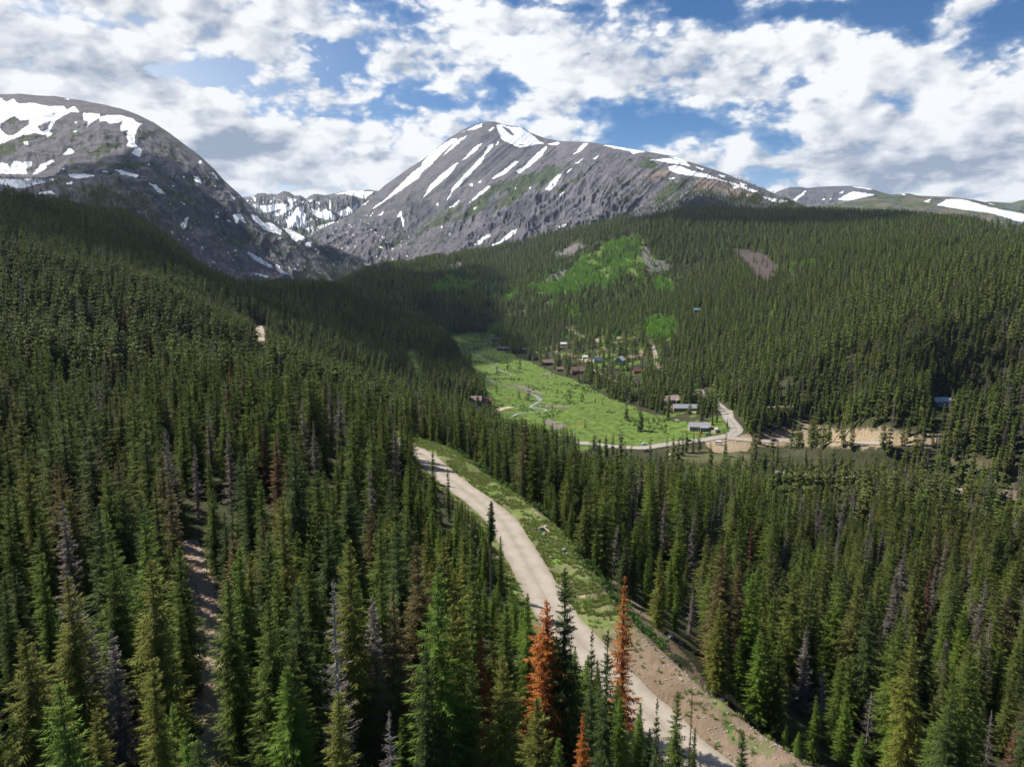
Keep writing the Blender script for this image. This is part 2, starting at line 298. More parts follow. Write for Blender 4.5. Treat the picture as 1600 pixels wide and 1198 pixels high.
# ------------------------------------------------------------------ base terrain: scattered survey points -> smooth surface
ctl = []
def c(px, py, D): x, y, z = P3(px, py, D); ctl.append((x, y, z))
def cw(x, y, z): ctl.append((x, y, z))
for q in [(0,400,450),(200,470,400),(400,570,330),(520,625,270),(50,560,250),(150,700,170),
 (150,325,1000),(0,318,900),(300,440,950),(400,475,900),(500,488,950),(600,492,1150),(650,445,1800),(550,445,1700),(450,445,1700),(350,425,1400),(600,412,2400),(520,415,2500),(440,440,2000),
 (640,575,850),(570,560,650),(640,640,470),
 (1020,542,900),(900,502,1250),(860,482,1350),(960,452,1400),(960,402,1600),(960,372,1700),(850,442,1600),(780,462,1500),(700,485,1450),(850,402,1900),(760,402,2200),(900,372,2000),
 (1000,352,2000),(1060,312,2250),(1150,322,2150),(1200,326,2100),(1300,328,1900),(1450,340,1700),(1600,360,1500),(1800,385,1350),(1200,402,1300),(1200,432,1120),(1200,502,850),(1200,562,690),(1200,622,560),
 (1100,560,800),(1100,480,1050),(1100,400,1500),(1400,452,740),(1400,552,500),(1400,622,430),(1600,452,640),(1600,602,390),(1750,500,480),(1400,400,1050),(1600,400,950),
 (1400,690,390),(1600,700,350),(1590,750,335),(1450,752,360),(1280,746,395),(1150,700,470),(1000,735,410),(880,715,400),
 (1200,800,265),(1400,800,255),(1600,800,280),(1000,800,235),(1600,900,180),(1400,950,150),(1200,1000,112),(1600,1100,102),(1400,1150,88),(1200,1190,72),(860,800,200),(760,730,250)]: c(*q)
for x, y, z in [(-14,30,87),(-40,30,88),(-30,60,88),(-70,80,90),(-45,100,86),(-110,120,91),(-60,150,86),(-120,190,88),(-200,230,95),(-300,300,108),(-20,15,86),(20,15,84),(40,20,76),(70,50,62),(120,80,58),(-60,230,72),(-90,300,66),(-60,380,38),(-30,300,44),
 (-300,650,120),(-420,700,155),(-200,550,70),(-140,620,48),(-90,700,22),(-520,800,210),(-640,700,215),(-700,1000,300),(-560,1150,290),(-300,1100,110),(-1200,1500,420),(-1100,1300,420),(-900,1000,340),
 (-60,1150,2),(-30,1000,1),(0,900,1),(0,700,0),(60,800,1),(60,600,0),(120,700,2),(120,560,1),(180,600,5),(40,480,-1),(150,500,2),(-60,850,3),(100,900,8),(140,800,9),(20,1150,4),(-100,1300,9),(230,500,6),(300,460,9),(-20,560,1),
 (300,2700,330),(900,2500,260),(1400,2200,180),(600,2700,300),(0,3000,140),(-300,3000,170),(-700,2500,240),(-1000,2200,350),(-1500,2200,480),(-600,1900,200),(1900,1900,120),(2000,3300,100),(0,3600,150),(-1500,3600,300),(250,180,42),(380,300,30),(500,420,45),(-2500,2500,500),(-1800,1800,480),(900,900,150)]: cw(x, y, z)
ctl = np.array(ctl)
ROADPX = [(650,705),(677,725),(705,751),(747,782),(784,815),(802,843),(820,875),(834,899),(858,945),(890,985),(935,1035),(985,1090),(1040,1140),(1100,1198)]
ZR = 83.0
road_pts = []
for px, py in ROADPX:
    a, b, cc = pray(px, py); k = (ZR - CAMZ) / cc; road_pts.append((a*k, b*k))
road_pts = [(-38, 178), (-30, 169)] + road_pts + [(24, 44), (28, 30), (30, 12)]
for x, y in road_pts[::2]: ctl = np.vstack([ctl, (x, y, ZR)])
for x, y in road_pts[2:-1:3]:
    ctl = np.vstack([ctl, (x + 17, y + 3, ZR - 7.0), (x - 14, y - 3, ZR + 1.5), (x + 40, y + 18, ZR - 19)])
LREF = 700.0
def tps_feat(x, y):
    # stretched coordinates keep near detail and far sweep on one scale
    return x / (np.abs(y) + 90.0) * 1.4, np.log(np.abs(y) + 90.0) * 1.25
def tps_base(x, y):  # rough slope both sides of the valley; the spline adds the rest
    return np.zeros_like(x)
cu, cvv = tps_feat(ctl[:, 0], ctl[:, 1]); wgt = ctl[:, 1] + 90.0; val = (ctl[:, 2]) / wgt
n = len(ctl); dd = (cu[:, None] - cu[None]) ** 2 + (cvv[:, None] - cvv[None]) ** 2
K = np.where(dd > 1e-12, dd * np.log(dd + 1e-12) * .5, 0) ; K[np.diag_indices(n)] += 2e-4
Pm = np.stack([np.ones(n), cu, cvv], 1)
A = np.block([[K, Pm], [Pm.T, np.zeros((3, 3))]]); sol = np.linalg.solve(A, np.concatenate([val, np.zeros(3)]))
def tps(x, y):
    u, v = tps_feat(x, y); out = np.empty(x.shape)
    for i in range(0, x.size, 40000):
        s = slice(i, i + 40000); d = (u[s, None] - cu) ** 2 + (v[s, None] - cvv) ** 2
        out[s] = (d * np.log(d + 1e-12) * .5) @ sol[:n] + sol[n] + sol[n+1] * u[s] + sol[n+2] * v[s]
    return out * (y + 90.0)
NC, NR = 1000, 640; SM = 1.15; YN, YF = 12.0, 3700.0
su = np.linspace(-SM, SM, NC); ly = np.linspace(math.log(YN), math.log(YF), NR)
# coarse evaluation, then bilinear refinement (the spline is smooth)
cs = np.linspace(-SM, SM, 240); cl = np.linspace(ly[0], ly[-1], 200)
S_, L_ = np.meshgrid(cs, cl); Yc = np.exp(L_); Zc = tps((S_ * Yc).ravel(), Yc.ravel()).reshape(200, 240)
def bil(Zg, s0, s1, l0, l1, s, l):
    nr, nc = Zg.shape
    a = np.clip((s - s0) / (s1 - s0) * (nc - 1), 0, nc - 1.0001); b = np.clip((l - l0) / (l1 - l0) * (nr - 1), 0, nr - 1.0001)
    i = a.astype(int); j = b.astype(int); fa = a - i; fb = b - j
    return (Zg[j, i] * (1-fa) + Zg[j, i+1] * fa) * (1-fb) + (Zg[j+1, i] * (1-fa) + Zg[j+1, i+1] * fa) * fb
SG, LG = np.meshgrid(su, ly); YG = np.exp(LG); XG = SG * YG
HG = bil(Zc, -SM, SM, ly[0], ly[-1], SG, LG)
# hillsides stay below the feet of the mountains that rise behind them
CAPL = np.array([(-900,335),(0,322),(100,326),(180,334),(250,376),(300,418),(370,452),(450,452),(520,446),(600,416),(700,402),(760,392),(820,382),(880,366),(940,356),(1000,342),(1060,326),(1140,332),(1230,332),(1300,332),(1450,342),(1600,360),(1900,392)], float)
cpx, _, _ = project(XG, YG, HG); cpy = np.interp(cpx, CAPL[:, 0], CAPL[:, 1]) + 5
uy_ = (CY - cpy) / F; capz = CAMZ + YG * (-math.sin(PITCH) + uy_ * math.cos(PITCH)) / (math.cos(PITCH) + uy_ * math.sin(PITCH))
e_ = 10.0; over = HG - capz; HG = np.where(YG > 450, HG - np.where(over > 30 * e_, over, e_ * np.log1p(np.exp(np.clip(over / e_, -30, 30)))), HG)
PX0, PY0, _ = project(XG, YG, HG)
inmead = polymask(PX0, PY0, MEADOW, amp=2.5) * (YG > 420) * (YG < 1400)
def smooth2(a, k):
    for _ in range(k):
        a = (a + np.roll(a, 1, 0) + np.roll(a, -1, 0)) / 3; a = (a + np.roll(a, 1, 1) + np.roll(a, -1, 1)) / 3
    return a
flat = smooth2(inmead.astype(float), 6)
und = fbm(XG / 260, YG / 260, 5, 4) * 16 * sstep(250, 1400, YG) + fbm(XG / 45, YG / 45, 8, 4) * (1.2 + 2.5 * sstep(200, 900, YG))
und += ridged(XG / 180, YG / 180, 31, 5) * 14 * sstep(1200, 2200, YG)
und *= (1 - 0.93 * flat) * (1 - .9 * sstep(120, 30, np.hypot(XG - 150, (YG - 520) * .6) / 1.6))
HG = HG + und + fbm(XG / 6, YG / 6, 3, 3) * 0.25
def seg_dist(x, y, pts, zs=None):
    best = np.full(x.shape, 1e9); bz = np.zeros(x.shape); side = np.zeros(x.shape)
    for i in range(len(pts) - 1):
        (x0, y0), (x1, y1) = pts[i][:2], pts[i+1][:2]; dx, dy = x1-x0, y1-y0; L2 = dx*dx+dy*dy + 1e-9
        tt = np.clip(((x-x0)*dx + (y-y0)*dy) / L2, 0, 1); d = np.hypot(x-x0-tt*dx, y-y0-tt*dy)
        m = d < best; best = np.where(m, d, best)
        if zs is not None: bz = np.where(m, zs[i] + (zs[i+1]-zs[i]) * tt, bz)
        side = np.where(m, np.sign(dx*(y-y0) - dy*(x-x0)), side)
    return best, bz, side
def Hq(x, y):
    y = np.maximum(np.asarray(y, float), YN); x = np.asarray(x, float)
    return bil(HG, -SM, SM, ly[0], ly[-1], x / y, np.log(y))
def hit(px, py, h=0.0, dmin=25, dmax=3400):
    """where the line of sight through a point of the photo meets the ground (raised by h)"""
    a, b, cc = pray(px, py); D = np.exp(np.linspace(math.log(dmin), math.log(dmax), 2500))
    g = Hq(D * a / b, D) + h; z = CAMZ + D * cc / b
    i = np.nonzero(z <= g)[0]
    if not len(i): return None
    i = max(i[0], 1); z0, z1 = z[i-1]-g[i-1], z[i]-g[i]; f = z0 / (z0 - z1 + 1e-9) if z0 > 0 else 0
    d = D[i-1] + (D[i]-D[i-1]) * f; x = d * a / b
    return x, d, float(Hq(x, d))
def dense(pts, step):
    pts = np.array(pts, float); out = []
    P_ = np.vstack([2*pts[0]-pts[1], pts, 2*pts[-1]-pts[-2]])
    for i in range(1, len(P_) - 2):
        L = np.linalg.norm(P_[i+1] - P_[i]); k = max(2, int(L / step))
        for j in range(k):
            u = j / k; a, b, c_, d = P_[i-1], P_[i], P_[i+1], P_[i+2]
            out.append(.5*((2*b)+(-a+c_)*u+(2*a-5*b+4*c_-d)*u*u+(-a+3*b-3*c_+d)*u**3))
    out.append(pts[-1]); return np.array(out)
ROADS = []   # (name, centre points in plan, half width, label)
gr = dense(road_pts, 1.2)
ROADS.append(('gravel_road', gr, 2.5, 'wide pale gravel road running down the wooded slope in front', None))
VR = [('highway', [(850,688),(880,690),(925,694),(965,698),(1005,699),(1050,693),(1100,687),(1132,682),(1150,674),(1147,664),(1138,652),(1130,640),(1118,630),(1100,619),(1090,608)], 4.6, 'grey paved road curving past the meadow to the junction'),
      ('side_road', [(1135,684),(1160,686),(1200,690),(1240,690),(1290,690),(1340,692),(1390,690)], 5.5, 'pale gravel road running right from the junction'),
      ('forest_road', [(1128,637),(1150,640),(1175,638),(1205,636),(1240,634)], 2.6, 'narrow gravel spur leaving the junction to the right'),
      ('lower_road', [(1205,738),(1250,742),(1300,743),(1355,746),(1400,749)], 4.0, 'paved road glimpsed between trees below the junction'),
      ('village_road', [(880,578),(905,575),(925,578),(945,588),(965,598)], 2.4, 'dirt lane beside the cabins above the meadow'),
      ('village_road', [(826,543),(836,550),(852,558),(868,568)], 2.2, 'dirt lane behind the far cabins'),
      ('village_road', [(988,517),(1000,526),(1015,534),(1022,548),(1026,565),(1028,580)], 2.6, 'dirt lane climbing the wooded slope above the cabins'),
      ('village_road', [(883,510),(893,518),(905,524),(917,530)], 2.6, 'short dirt lane in the trees above the cabins'),
      ('meadow_road', [(752,662),(768,650),(780,640),(800,636)], 3.6, 'pale dirt track at the near edge of the meadow'),
      ('hill_road', [(-14,380),(-4,383),(4,386),(10,392)], 4.0, 'pale dirt road patch in the forest at the left edge'),
      ('hill_road', [(400,508),(404,516),(406,524),(408,534)], 4.5, 'pale dirt road glimpsed in the dark forest')]
for nm, pxs, hw, lb in VR:
    p = [hit(*q, dmin=60) for q in pxs]; p = [q[:2] for q in p if q]
    print(nm, [round(q[1]) for q in p])
    ROADS.append((nm, dense(p, 3.0), hw, lb, pxs))
for nm, pts, hw, lb, pxs in ROADS:
    zs = np.array([float(Hq(q[0], q[1])) for q in pts]) if nm != 'gravel_road' else np.full(len(pts), ZR)
    k = np.ones(9) / 9; zs = np.convolve(np.pad(zs, 4, mode='edge'), k, mode='valid') if len(zs) > 9 else zs
    x0, x1 = pts[:, 0].min()-22, pts[:, 0].max()+22; y0, y1 = pts[:, 1].min()-22, pts[:, 1].max()+22
    sel = (XG > x0) & (XG < x1) & (YG > y0) & (YG < y1)
    st = 1 if len(pts) < 60 else 3
    d, bz, sd_ = seg_dist(XG[sel], YG[sel], pts[::st], zs[::st])
    near = nm == 'gravel_road'
    # the verge on the downhill (right) side of the near road is a flat grassy shelf
    fl = np.where(sd_ > 0, hw + 4.5, hw + .8) if near else hw + 1.5
    w = 1 - sstep(0, 1, (d - fl) / (5.0 if near else 9.0))
    HG[sel] = HG[sel] * (1 - w) + (bz - (0.12 if near else 0.3) * (d < hw + .3) + (fbm(XG[sel]/2.3, YG[sel]/2.3, 4, 3) * .28 * (d > hw + .6) if near else 0)) * w
GPTS = gr

# ------------------------------------------------------------------ materials
def material(name):
    m = bpy.data.materials.new(name); m.use_nodes = True; k = NT(m.node_tree); k.n.clear()
    b = k.new('ShaderNodeBsdfPrincipled'); o = k.new('ShaderNodeOutputMaterial'); k.l.new(b.outputs[0], o.inputs[0])
    b.inputs['Specular IOR Level'].default_value = 0.25
    return m, k, b, o
def bump(k, b, h, strength, dist):
    n = k.new('ShaderNodeBump'); n.inputs['Strength'].default_value = strength; n.inputs['Distance'].default_value = dist
    k.put(n.inputs['Height'], h); k.l.new(n.outputs[0], b.inputs['Normal'])
def plain(name, col, rough=0.7, var=0.25, scale=3.0, metal=0.0):
    m, k, b, o = material(name); g = k.new('ShaderNodeNewGeometry').outputs['Position']
    nz = k.noise(g, scale, 5, .6)
    lo = tuple(c_ * (1 - var) for c_ in col); hi = tuple(min(1, c_ * (1 + var)) for c_ in col)
    k.put(b.inputs['Base Color'], k.mix(nz, lo, hi)); b.inputs['Roughness'].default_value = rough; b.inputs['Metallic'].default_value = metal
    return m

def terrain_material(name, floor_lo, floor_hi, fs, rocklo, rockhi, rs, green, sn=0.12):
    m, k, b, o = material(name); g = k.new('ShaderNodeNewGeometry').outputs['Position']
    a1 = k.new('ShaderNodeVertexColor', layer_name='ma'); a2 = k.new('ShaderNodeVertexColor', layer_name='mb')
    s1 = k.new('ShaderNodeSeparateColor'); k.l.new(a1.outputs[0], s1.inputs[0]); s2 = k.new('ShaderNodeSeparateColor'); k.l.new(a2.outputs[0], s2.inputs[0])
    n1_ = k.noise(g, fs, 6, .62); n2_ = k.noise(g, fs * 9, 4, .6); n3_ = k.noise(g, rs, 8, .65)
    base = k.mix(k.ramp(n1_, .3, .7), floor_lo, floor_hi); base = k.mix(k.ramp(n2_, .45, .75), base, tuple(v * .55 for v in floor_lo))
    rock = k.mix(k.ramp(n3_, .3, .72), rocklo, rockhi); rock = k.mix(k.ramp(k.noise(g, rs * 11, 4, .7), .45, .8), rock, tuple(v * .5 for v in rocklo))
    gcol = k.mix(k.ramp(k.noise(g, fs * 2.2, 6, .65), .3, .7), tuple(v * .42 for v in green), tuple(v * 1.25 for v in green))
    gcol = k.mix(k.ramp(k.noise(g, fs * .7, 5, .6), .55, .78), gcol, (green[0]*1.6, green[1]*.85, green[2]*1.5))
    dirt = k.mix(k.ramp(n2_, .3, .7), (.21, .16, .105), (.33, .265, .18))
    col = base
    jit = k.m('MULTIPLY', k.m('SUBTRACT', n2_, .5), .7)
    def lay(col, mk, c2, j=jit): return k.mix(k.ramp(k.m('ADD', mk, j), .35, .65), col, c2)
    col = lay(col, s1.outputs[1], rock); col = lay(col, s1.outputs[2], gcol); col = lay(col, s2.outputs[0], dirt)
    col = k.mix(k.m('MULTIPLY', s2.outputs[1], 0.9), col, k.mix(k.ramp(n1_, .3, .7), (.19, .135, .095), (.30, .225, .165)))
    col = k.mix(k.m('MULTIPLY', s2.outputs[2], 0.97), col, (.075, .056, .056))
    col = k.mix(k.ramp(k.m('ADD', s1.outputs[0], k.m('MULTIPLY', k.m('SUBTRACT', n3_, .5), .5)), .42, .58), col, (.84, .86, .89))
    k.put(b.inputs['Base Color'], col); b.inputs['Roughness'].default_value = .92; b.inputs['Specular IOR Level'].default_value = .12
    h = k.m('ADD', k.m('MULTIPLY', n3_, 1.0), k.m('MULTIPLY', k.noise(g, rs * 6, 5, .7), .35))
    bump(k, b, h, .38, 1.0 / rs * .3)
    return m
M_ground = terrain_material('ground_cover', (.034, .038, .018), (.066, .066, .032), .09, (.085, .080, .080), (.20, .185, .175), .12, (.112, .178, .034))
M_mtn = terrain_material('alpine_rock', (.098, .095, .116), (.162, .152, .172), .018, (.034, .038, .052), (.125, .125, .148), .03, (.058, .080, .042))
M_far = terrain_material('far_rock', (.07, .075, .09), (.15, .15, .16), .008, (.05, .052, .062), (.20, .19, .19), .012, (.075, .10, .045))

# ------------------------------------------------------------------ base terrain mesh
PX0, PY0, _ = project(XG, YG, HG)
fa = (YG > 380)
snow = np.zeros(XG.shape)
rock = polymask(PX0, PY0, ROCK, amp=3) * fa
red = polymask(PX0, PY0, REDROCK, amp=3) * fa; rock = np.clip(rock - red, 0, 1)
asp = polymask(PX0, PY0, ASPEN, amp=9, freq=.06) * fa
opn = polymask(PX0, PY0, OPEN + [[(1040,702),(1120,700),(1180,712),(1190,735),(1100,730),(1040,720)], [(1470,700),(1600,728),(1600,775),(1500,752)]], amp=4) * (YG > 250)
LOT = [(900+a/4, 560+b/4) for a, b in [(800,505),(1000,480),(1090,482),(1120,465),(1280,465),(1390,420),(1370,370),(1480,410),(1640,445),(1900,440),(2300,480),(2300,540),(1640,548),(1240,545),(1130,550),(1060,585),(860,582),(820,545)]]
lot = polymask(PX0, PY0, [LOT], amp=1.5) * fa
yard = polymask(PX0, PY0, [[(820,540),(870,560),(930,575),(1000,590),(1030,560),(1000,520),(900,505),(880,520),(840,530)],[(1030,610),(1100,610),(1140,650),(1120,680),(1060,668),(1030,650)]], amp=4) * fa
gd, _, gs = seg_dist(XG, YG, GPTS[::4])
gd = np.where(YG < 230, gd, 999)
verge = ((gd < 8.2) & (gs > 0)) | ((gd < 4.0) & (gs <= 0))
grassn = fbm(XG / 2.2, YG / 2.2, 61, 5, .65) + .3 * fbm(XG / .6, YG / .6, 62, 2)
bankz = (gs > 0) & (gd < 11.5) & (YG < 84)          # bare earth bank beside the road bend
bank = (bankz & (gd > 2.5) & (fbm(XG / 2.5, YG / 2.5, 19, 3) > -0.45)).astype(float) * sstep(84, 70, YG)
vergeg = (verge & (grassn > -0.36)).astype(float) * (1 - bank)
vdirt = (verge & (grassn <= -0.36)).astype(float) * (1 - bank)
TRACK = [(296,850),(308,885),(320,925),(327,965),(332,1010),(344,1045),(338,1085),(338,1120),(350,1160),(362,1198)]
trp = np.array([hit(*q)[:2] for q in TRACK]); trp = dense(np.vstack([trp, trp[-1] + (trp[-1] - trp[-2])]), 1.0)
td, _, _ = seg_dist(XG, YG, trp[::2]); tr = (td < 1.5 + fbm(XG / 2, YG / 2, 71, 2) * .7) & (YG < 140)
green = np.clip(inmead + asp * .8 + opn * .45 + vergeg + yard * (fbm(XG/14, YG/14, 7, 3) > .0) * .75, 0, 1)
green *= (1 - (fbm(XG / 30, YG / 22, 91, 4) > .32) * inmead * .45)
dirtm = np.clip(lot + vdirt + tr + yard * (fbm(XG/10, YG/10, 17, 3) > .28), 0, 1)
dirtm = smooth2(dirtm, 1); green = smooth2(green, 1)
lip = ((gs > 0) & (gd > 8.0) & (gd < 16) & (YG < 150) & (fbm(XG / 3, YG / 3, 65, 4) > -.25)).astype(float) * .8
tan = np.clip(bank + lip * (1 - vergeg) + opn * .2 + vergeg * .45 * (fbm(XG / 1.6, YG / 1.6, 63, 3) > -.1), 0, 1)
ma = np.stack([snow, rock, green], -1).reshape(-1, 3); mb = np.stack([dirtm, tan, red], -1).reshape(-1, 3)
me = mesh_np('ground', np.stack([XG, YG, HG], -1).reshape(-1, 3), grid_faces(NR, NC), [M_ground], True, {'ma': ma, 'mb': mb})
tag(obj('ground', me), 'forest floor, meadow and hillsides of the valley', kind='structure')
# wide base sheet out to the horizon
V = np.array([[-45000, -45000, -40], [45000, -45000, -40], [45000, 60000, -40], [-45000, 60000, -40]])
tag(obj('terrain', mesh_np('terrain', V, [[0, 1, 2, 3]], [plain('distant_land', (.05, .06, .04), .9, .2, .001)])), 'low land stretching to the horizon', kind='structure')

# ------------------------------------------------------------------ mountains
def rowz(row):
    pts = [P3(*q) for q in row]; s = np.array([p[0]/p[1] for p in pts]); o = np.argsort(s)
    return s[o], np.array([p[1] for p in pts])[o], np.array([p[2] for p in pts])[o]
def loft(name, rows, nu, sub, mat, disp, mask, s0, s1, crest, label, holesz=None):
    u = np.linspace(s0, s1, nu); Ds = []; Zs = []
    for r in rows:
        s, D, z = rowz(r); Ds.append(np.interp(u, s, D)); Zs.append(np.interp(u, s, z))
    for a in range(len(rows)):
        if a != crest:
            k = 15; ker = np.hanning(k + 2)[1:-1]; ker /= ker.sum()
            Ds[a] = np.convolve(np.pad(Ds[a], k//2, mode='edge'), ker, 'valid'); Zs[a] = np.convolve(np.pad(Zs[a], k//2, mode='edge'), ker, 'valid')
    Ds = np.array(Ds); Zs = np.array(Zs); G = []; CW = []
    for a in range(len(rows) - 1):
        for j in range(sub[a] + (a == len(rows) - 2)):
            f = j / sub[a]; G.append((Ds[a] * (1-f) + Ds[a+1] * f, Zs[a] * (1-f) + Zs[a+1] * f)); CW.append(a + f)
    D = np.array([g[0] for g in G]); Z = np.array([g[1] for g in G]); CW = np.array(CW)[:, None] * np.ones(nu)
    # round the fold between rows
    kk = 5
    Zs_ = Z.copy()
    for _ in range(kk): Zs_[1:-1] = (Zs_[:-2] + 2 * Zs_[1:-1] + Zs_[2:]) / 4
    cw = np.abs(CW - crest); Z = np.where(cw < .08, Z, Zs_)
    Xx = u[None] * D; px, py, _ = project(Xx, D, Z)
    fade = np.clip(cw * 2.2, 0.12, 1)
    Z = Z + disp(Xx, D, px, py) * fade * np.clip(CW * 6 + .1, 0, 1)
    px, py, _ = project(Xx, D, Z)
    ma, mb = mask(Xx, D, Z, px, py)
    me = mesh_np(name, np.stack([Xx, D, Z], -1).reshape(-1, 3), grid_faces(len(D), nu), [mat], True, {'ma': ma.reshape(-1, 3), 'mb': mb.reshape(-1, 3)})
    tag(obj('mountain', me), label, 'mountain', kind='structure')
    return (u, Ds, Zs)
def mq(mt, x, y):
    """height of a mountain's surface at plan points (without its small relief)"""
    u, Ds, Zs = mt; s = x / y; i = np.clip((s - u[0]) / (u[1] - u[0]), 0, len(u) - 1).astype(int)
    out = np.full(x.shape, -1e3)
    for a in range(len(Ds) - 1):
        d0, d1 = Ds[a][i], Ds[a+1][i]; m = (y >= d0) & (y < d1) & (s > u[0]) & (s < u[-1]); f = (y - d0) / np.maximum(d1 - d0, 1)
        out = np.where(m, Zs[a][i] * (1-f) + Zs[a+1][i] * f, out)
    return out
# left mountain
def disp1(x, y, px, py):
    q = px - .78 * py; r = px * .55 + py
    band = sstep(180, 330, px)
    g = (ridged(q / 34, r / 150, 41, 5) - .5) * 58 * band + (ridged(px / 60, py / 38, 43, 5) - .5) * 32 * (1 - band)
    return g + fbm(x / 60, y / 60, 44, 5) * 9 + (ridged(x / 45, y / 45, 45, 4) - .5) * 7
def mask1(x, y, z, px, py):
    sn = polymask(px, py, SNOW1, HOLE1, amp=1.3, freq=.25, seed=5, n=2)
    sp = (fbm(px / 3.5, py / 3.5, 77, 3) > .60) * (py > 270) * (py < 430) * (px > 250) * .8 * (fbm(px/40, py/40, 5, 2) > .05)
    sc = polymask(px, py, SCREE1, amp=2); gn = polymask(px, py, GREEN1, amp=4, seed=8)
    cliff = ((px > 150) & (py > 265) & (sc < .5)) * sstep(-.15, .15, fbm(px / 26, py / 26, 12, 4) + .25)
    gn = np.clip(gn * .8 + (fbm(px / 14, py / 9, 15, 5) > .16) * .55 * (py > 200), 0, 1) * (1 - sc)
    tanm = sc * 0
    return np.stack([np.clip(sn + sp, 0, 1), cliff * .9, gn], -1), np.stack([tanm, tanm, tanm], -1)
MT1 = loft('mountain_left', [
 [(-700,420,1500),(0,345,1250),(100,340,1300),(180,345,1450),(250,385,1500),(300,425,1650),(370,455,1850),(450,458,2150),(520,452,2500),(600,440,2900),(680,430,3100)],
 [(-700,300,1750),(0,300,1550),(100,300,1600),(180,300,1700),(230,318,1800),(300,352,2000),(380,392,2200),(450,415,2400),(520,425,2700),(600,428,3000),(680,425,3150)],
 [(-700,262,2150),(0,268,2050),(100,268,2050),(180,262,2050),(240,268,2100),(300,300,2250),(380,352,2400),(450,388,2600),(520,405,2850),(600,422,3050),(680,422,3200)],
 [(-700,150,2900),(0,147,2900),(30,147,2900),(60,149,2900),(90,151,2900),(125,156,2880),(160,163,2860),(195,172,2840),(215,179,2830),(240,192,2820),(265,208,2800),(290,227,2790),(320,250,2780),(335,264,2780),(350,282,2800),(370,300,2800),(395,325,2800),(415,340,2820),(440,353,2860),(470,366,2880),(500,378,2900),(530,390,2960),(560,402,3020),(600,418,3100),(680,420,3240)],
 [(-700,300,4200),(0,300,4200),(300,380,3800),(450,430,3700),(600,480,3800),(680,480,3900)]],
 900, [70, 60, 150, 20], M_mtn, disp1, mask1, -1.3, -.10, 3, 'steep dark rocky mountain with snow patches on the left')
# central peak
def disp2(x, y, px, py):
    q = px + 1.15 * py; r = py - .5 * px
    low = sstep(215, 330, py + np.clip((px - 900) * .1, -20, 40))
    g = (ridged(q / 22, r / 260, 51, 4) - .5) * 13 * (1 + 1.6 * low) + (ridged(q / 60, r / 500, 52, 3) - .5) * 24
    crag = (ridged(px / 26 + py / 60, py / 22, 53, 6) - .5) * 42 * low * sstep(1050, 950, px)
    return (g + crag) * (1 - .75 * sstep(960, 1080, px)) + fbm(x / 50, y / 50, 54, 5) * 5
def mask2(x, y, z, px, py):
    sn = polymask(px, py, SNOW2, HOLE2, amp=1.2, freq=.25, seed=6, n=2)
    sp = (fbm(px / 3, py / 2.2, 78, 3) > .56) * (py > 330) * (px < 640) * .8
    gn = polymask(px, py, GREEN2, amp=5, seed=9) * sstep(-.35, .1, fbm((px + 1.15 * py) / 9, (py - .5 * px) / 40, 16, 4))
    gn = np.clip(gn + (fbm((px + 1.15 * py) / 10, (py - .5 * px) / 50, 19, 4) > .25) * .5 * (py > 250), 0, 1)
    cl = polymask(px, py, CLIFF2, amp=5, seed=10) * .9 + (fbm((px + 1.1 * py) / 12, py / 14, 21, 5) > .12) * .6 * (py > 310) * (px < 1000) * (py < 375)
    tn = polymask(px, py, TAN2, amp=5, seed=11) * .7
    return np.stack([np.clip(sn + sp, 0, 1), np.clip(cl, 0, 1), gn * .9], -1), np.stack([tn * 0, tn, tn * 0], -1)
MT2 = loft('mountain_peak', [
 [(380,430,3300),(500,425,3100),(560,415,3000),(600,414,2900),(660,412,2700),(700,405,2600),(760,398,2400),(820,390,2250),(880,375,2150),(940,362,2100),(1000,348,2050),(1060,340,2000),(1140,345,1980),(1230,345,2000),(1300,350,2050),(1400,360,2100)],
 [(380,405,3800),(500,385,3500),(560,378,3350),(600,378,3200),(660,372,3000),(700,362,2850),(760,350,2700),(820,345,2550),(880,335,2450),(940,320,2350),(1000,305,2300),(1060,296,2250),(1140,315,2200),(1230,330,2200),(1300,340,2250),(1400,355,2250)],
 [(380,400,4100),(500,365,3900),(560,350,3750),(600,335,3650),(660,310,3550),(700,290,3500),(760,270,3450),(820,265,3350),(880,262,3200),(940,265,3050),(1000,266,2850),(1060,268,2600),(1140,293,2450),(1230,322,2380),(1300,335,2400),(1400,350,2400)],
 [(380,395,4500),(470,372,4300),(490,363,4300),(515,350,4300),(545,337,4280),(575,314,4260),(600,290,4250),(620,276,4230),(640,262,4210),(660,250,4190),(680,234,4160),(700,217,4140),(718,206,4120),(735,197,4100),(750,191,4080),(770,190,4060),(782,193,4050),(800,197,4040),(815,200,4030),(830,208,4000),(850,215,3980),(870,220,3900),(885,221,3700),(920,222,3500),(950,227,3400),(980,232,3300),(1010,237,3200),(1045,243,3100),(1075,252,3000),(1100,260,2950),(1125,268,2900),(1150,278,2800),(1175,288,2700),(1200,298,2620),(1230,313,2560),(1260,327,2500),(1300,338,2500),(1400,352,2500)],
 [(380,440,5600),(700,330,5400),(900,320,5000),(1100,330,4300),(1300,360,3600),(1400,370,3300)]],
 1300, [70, 60, 150, 20], M_mtn, disp2, mask2, -.42, .56, 3, 'tall grey peak streaked with long diagonal snow gullies')
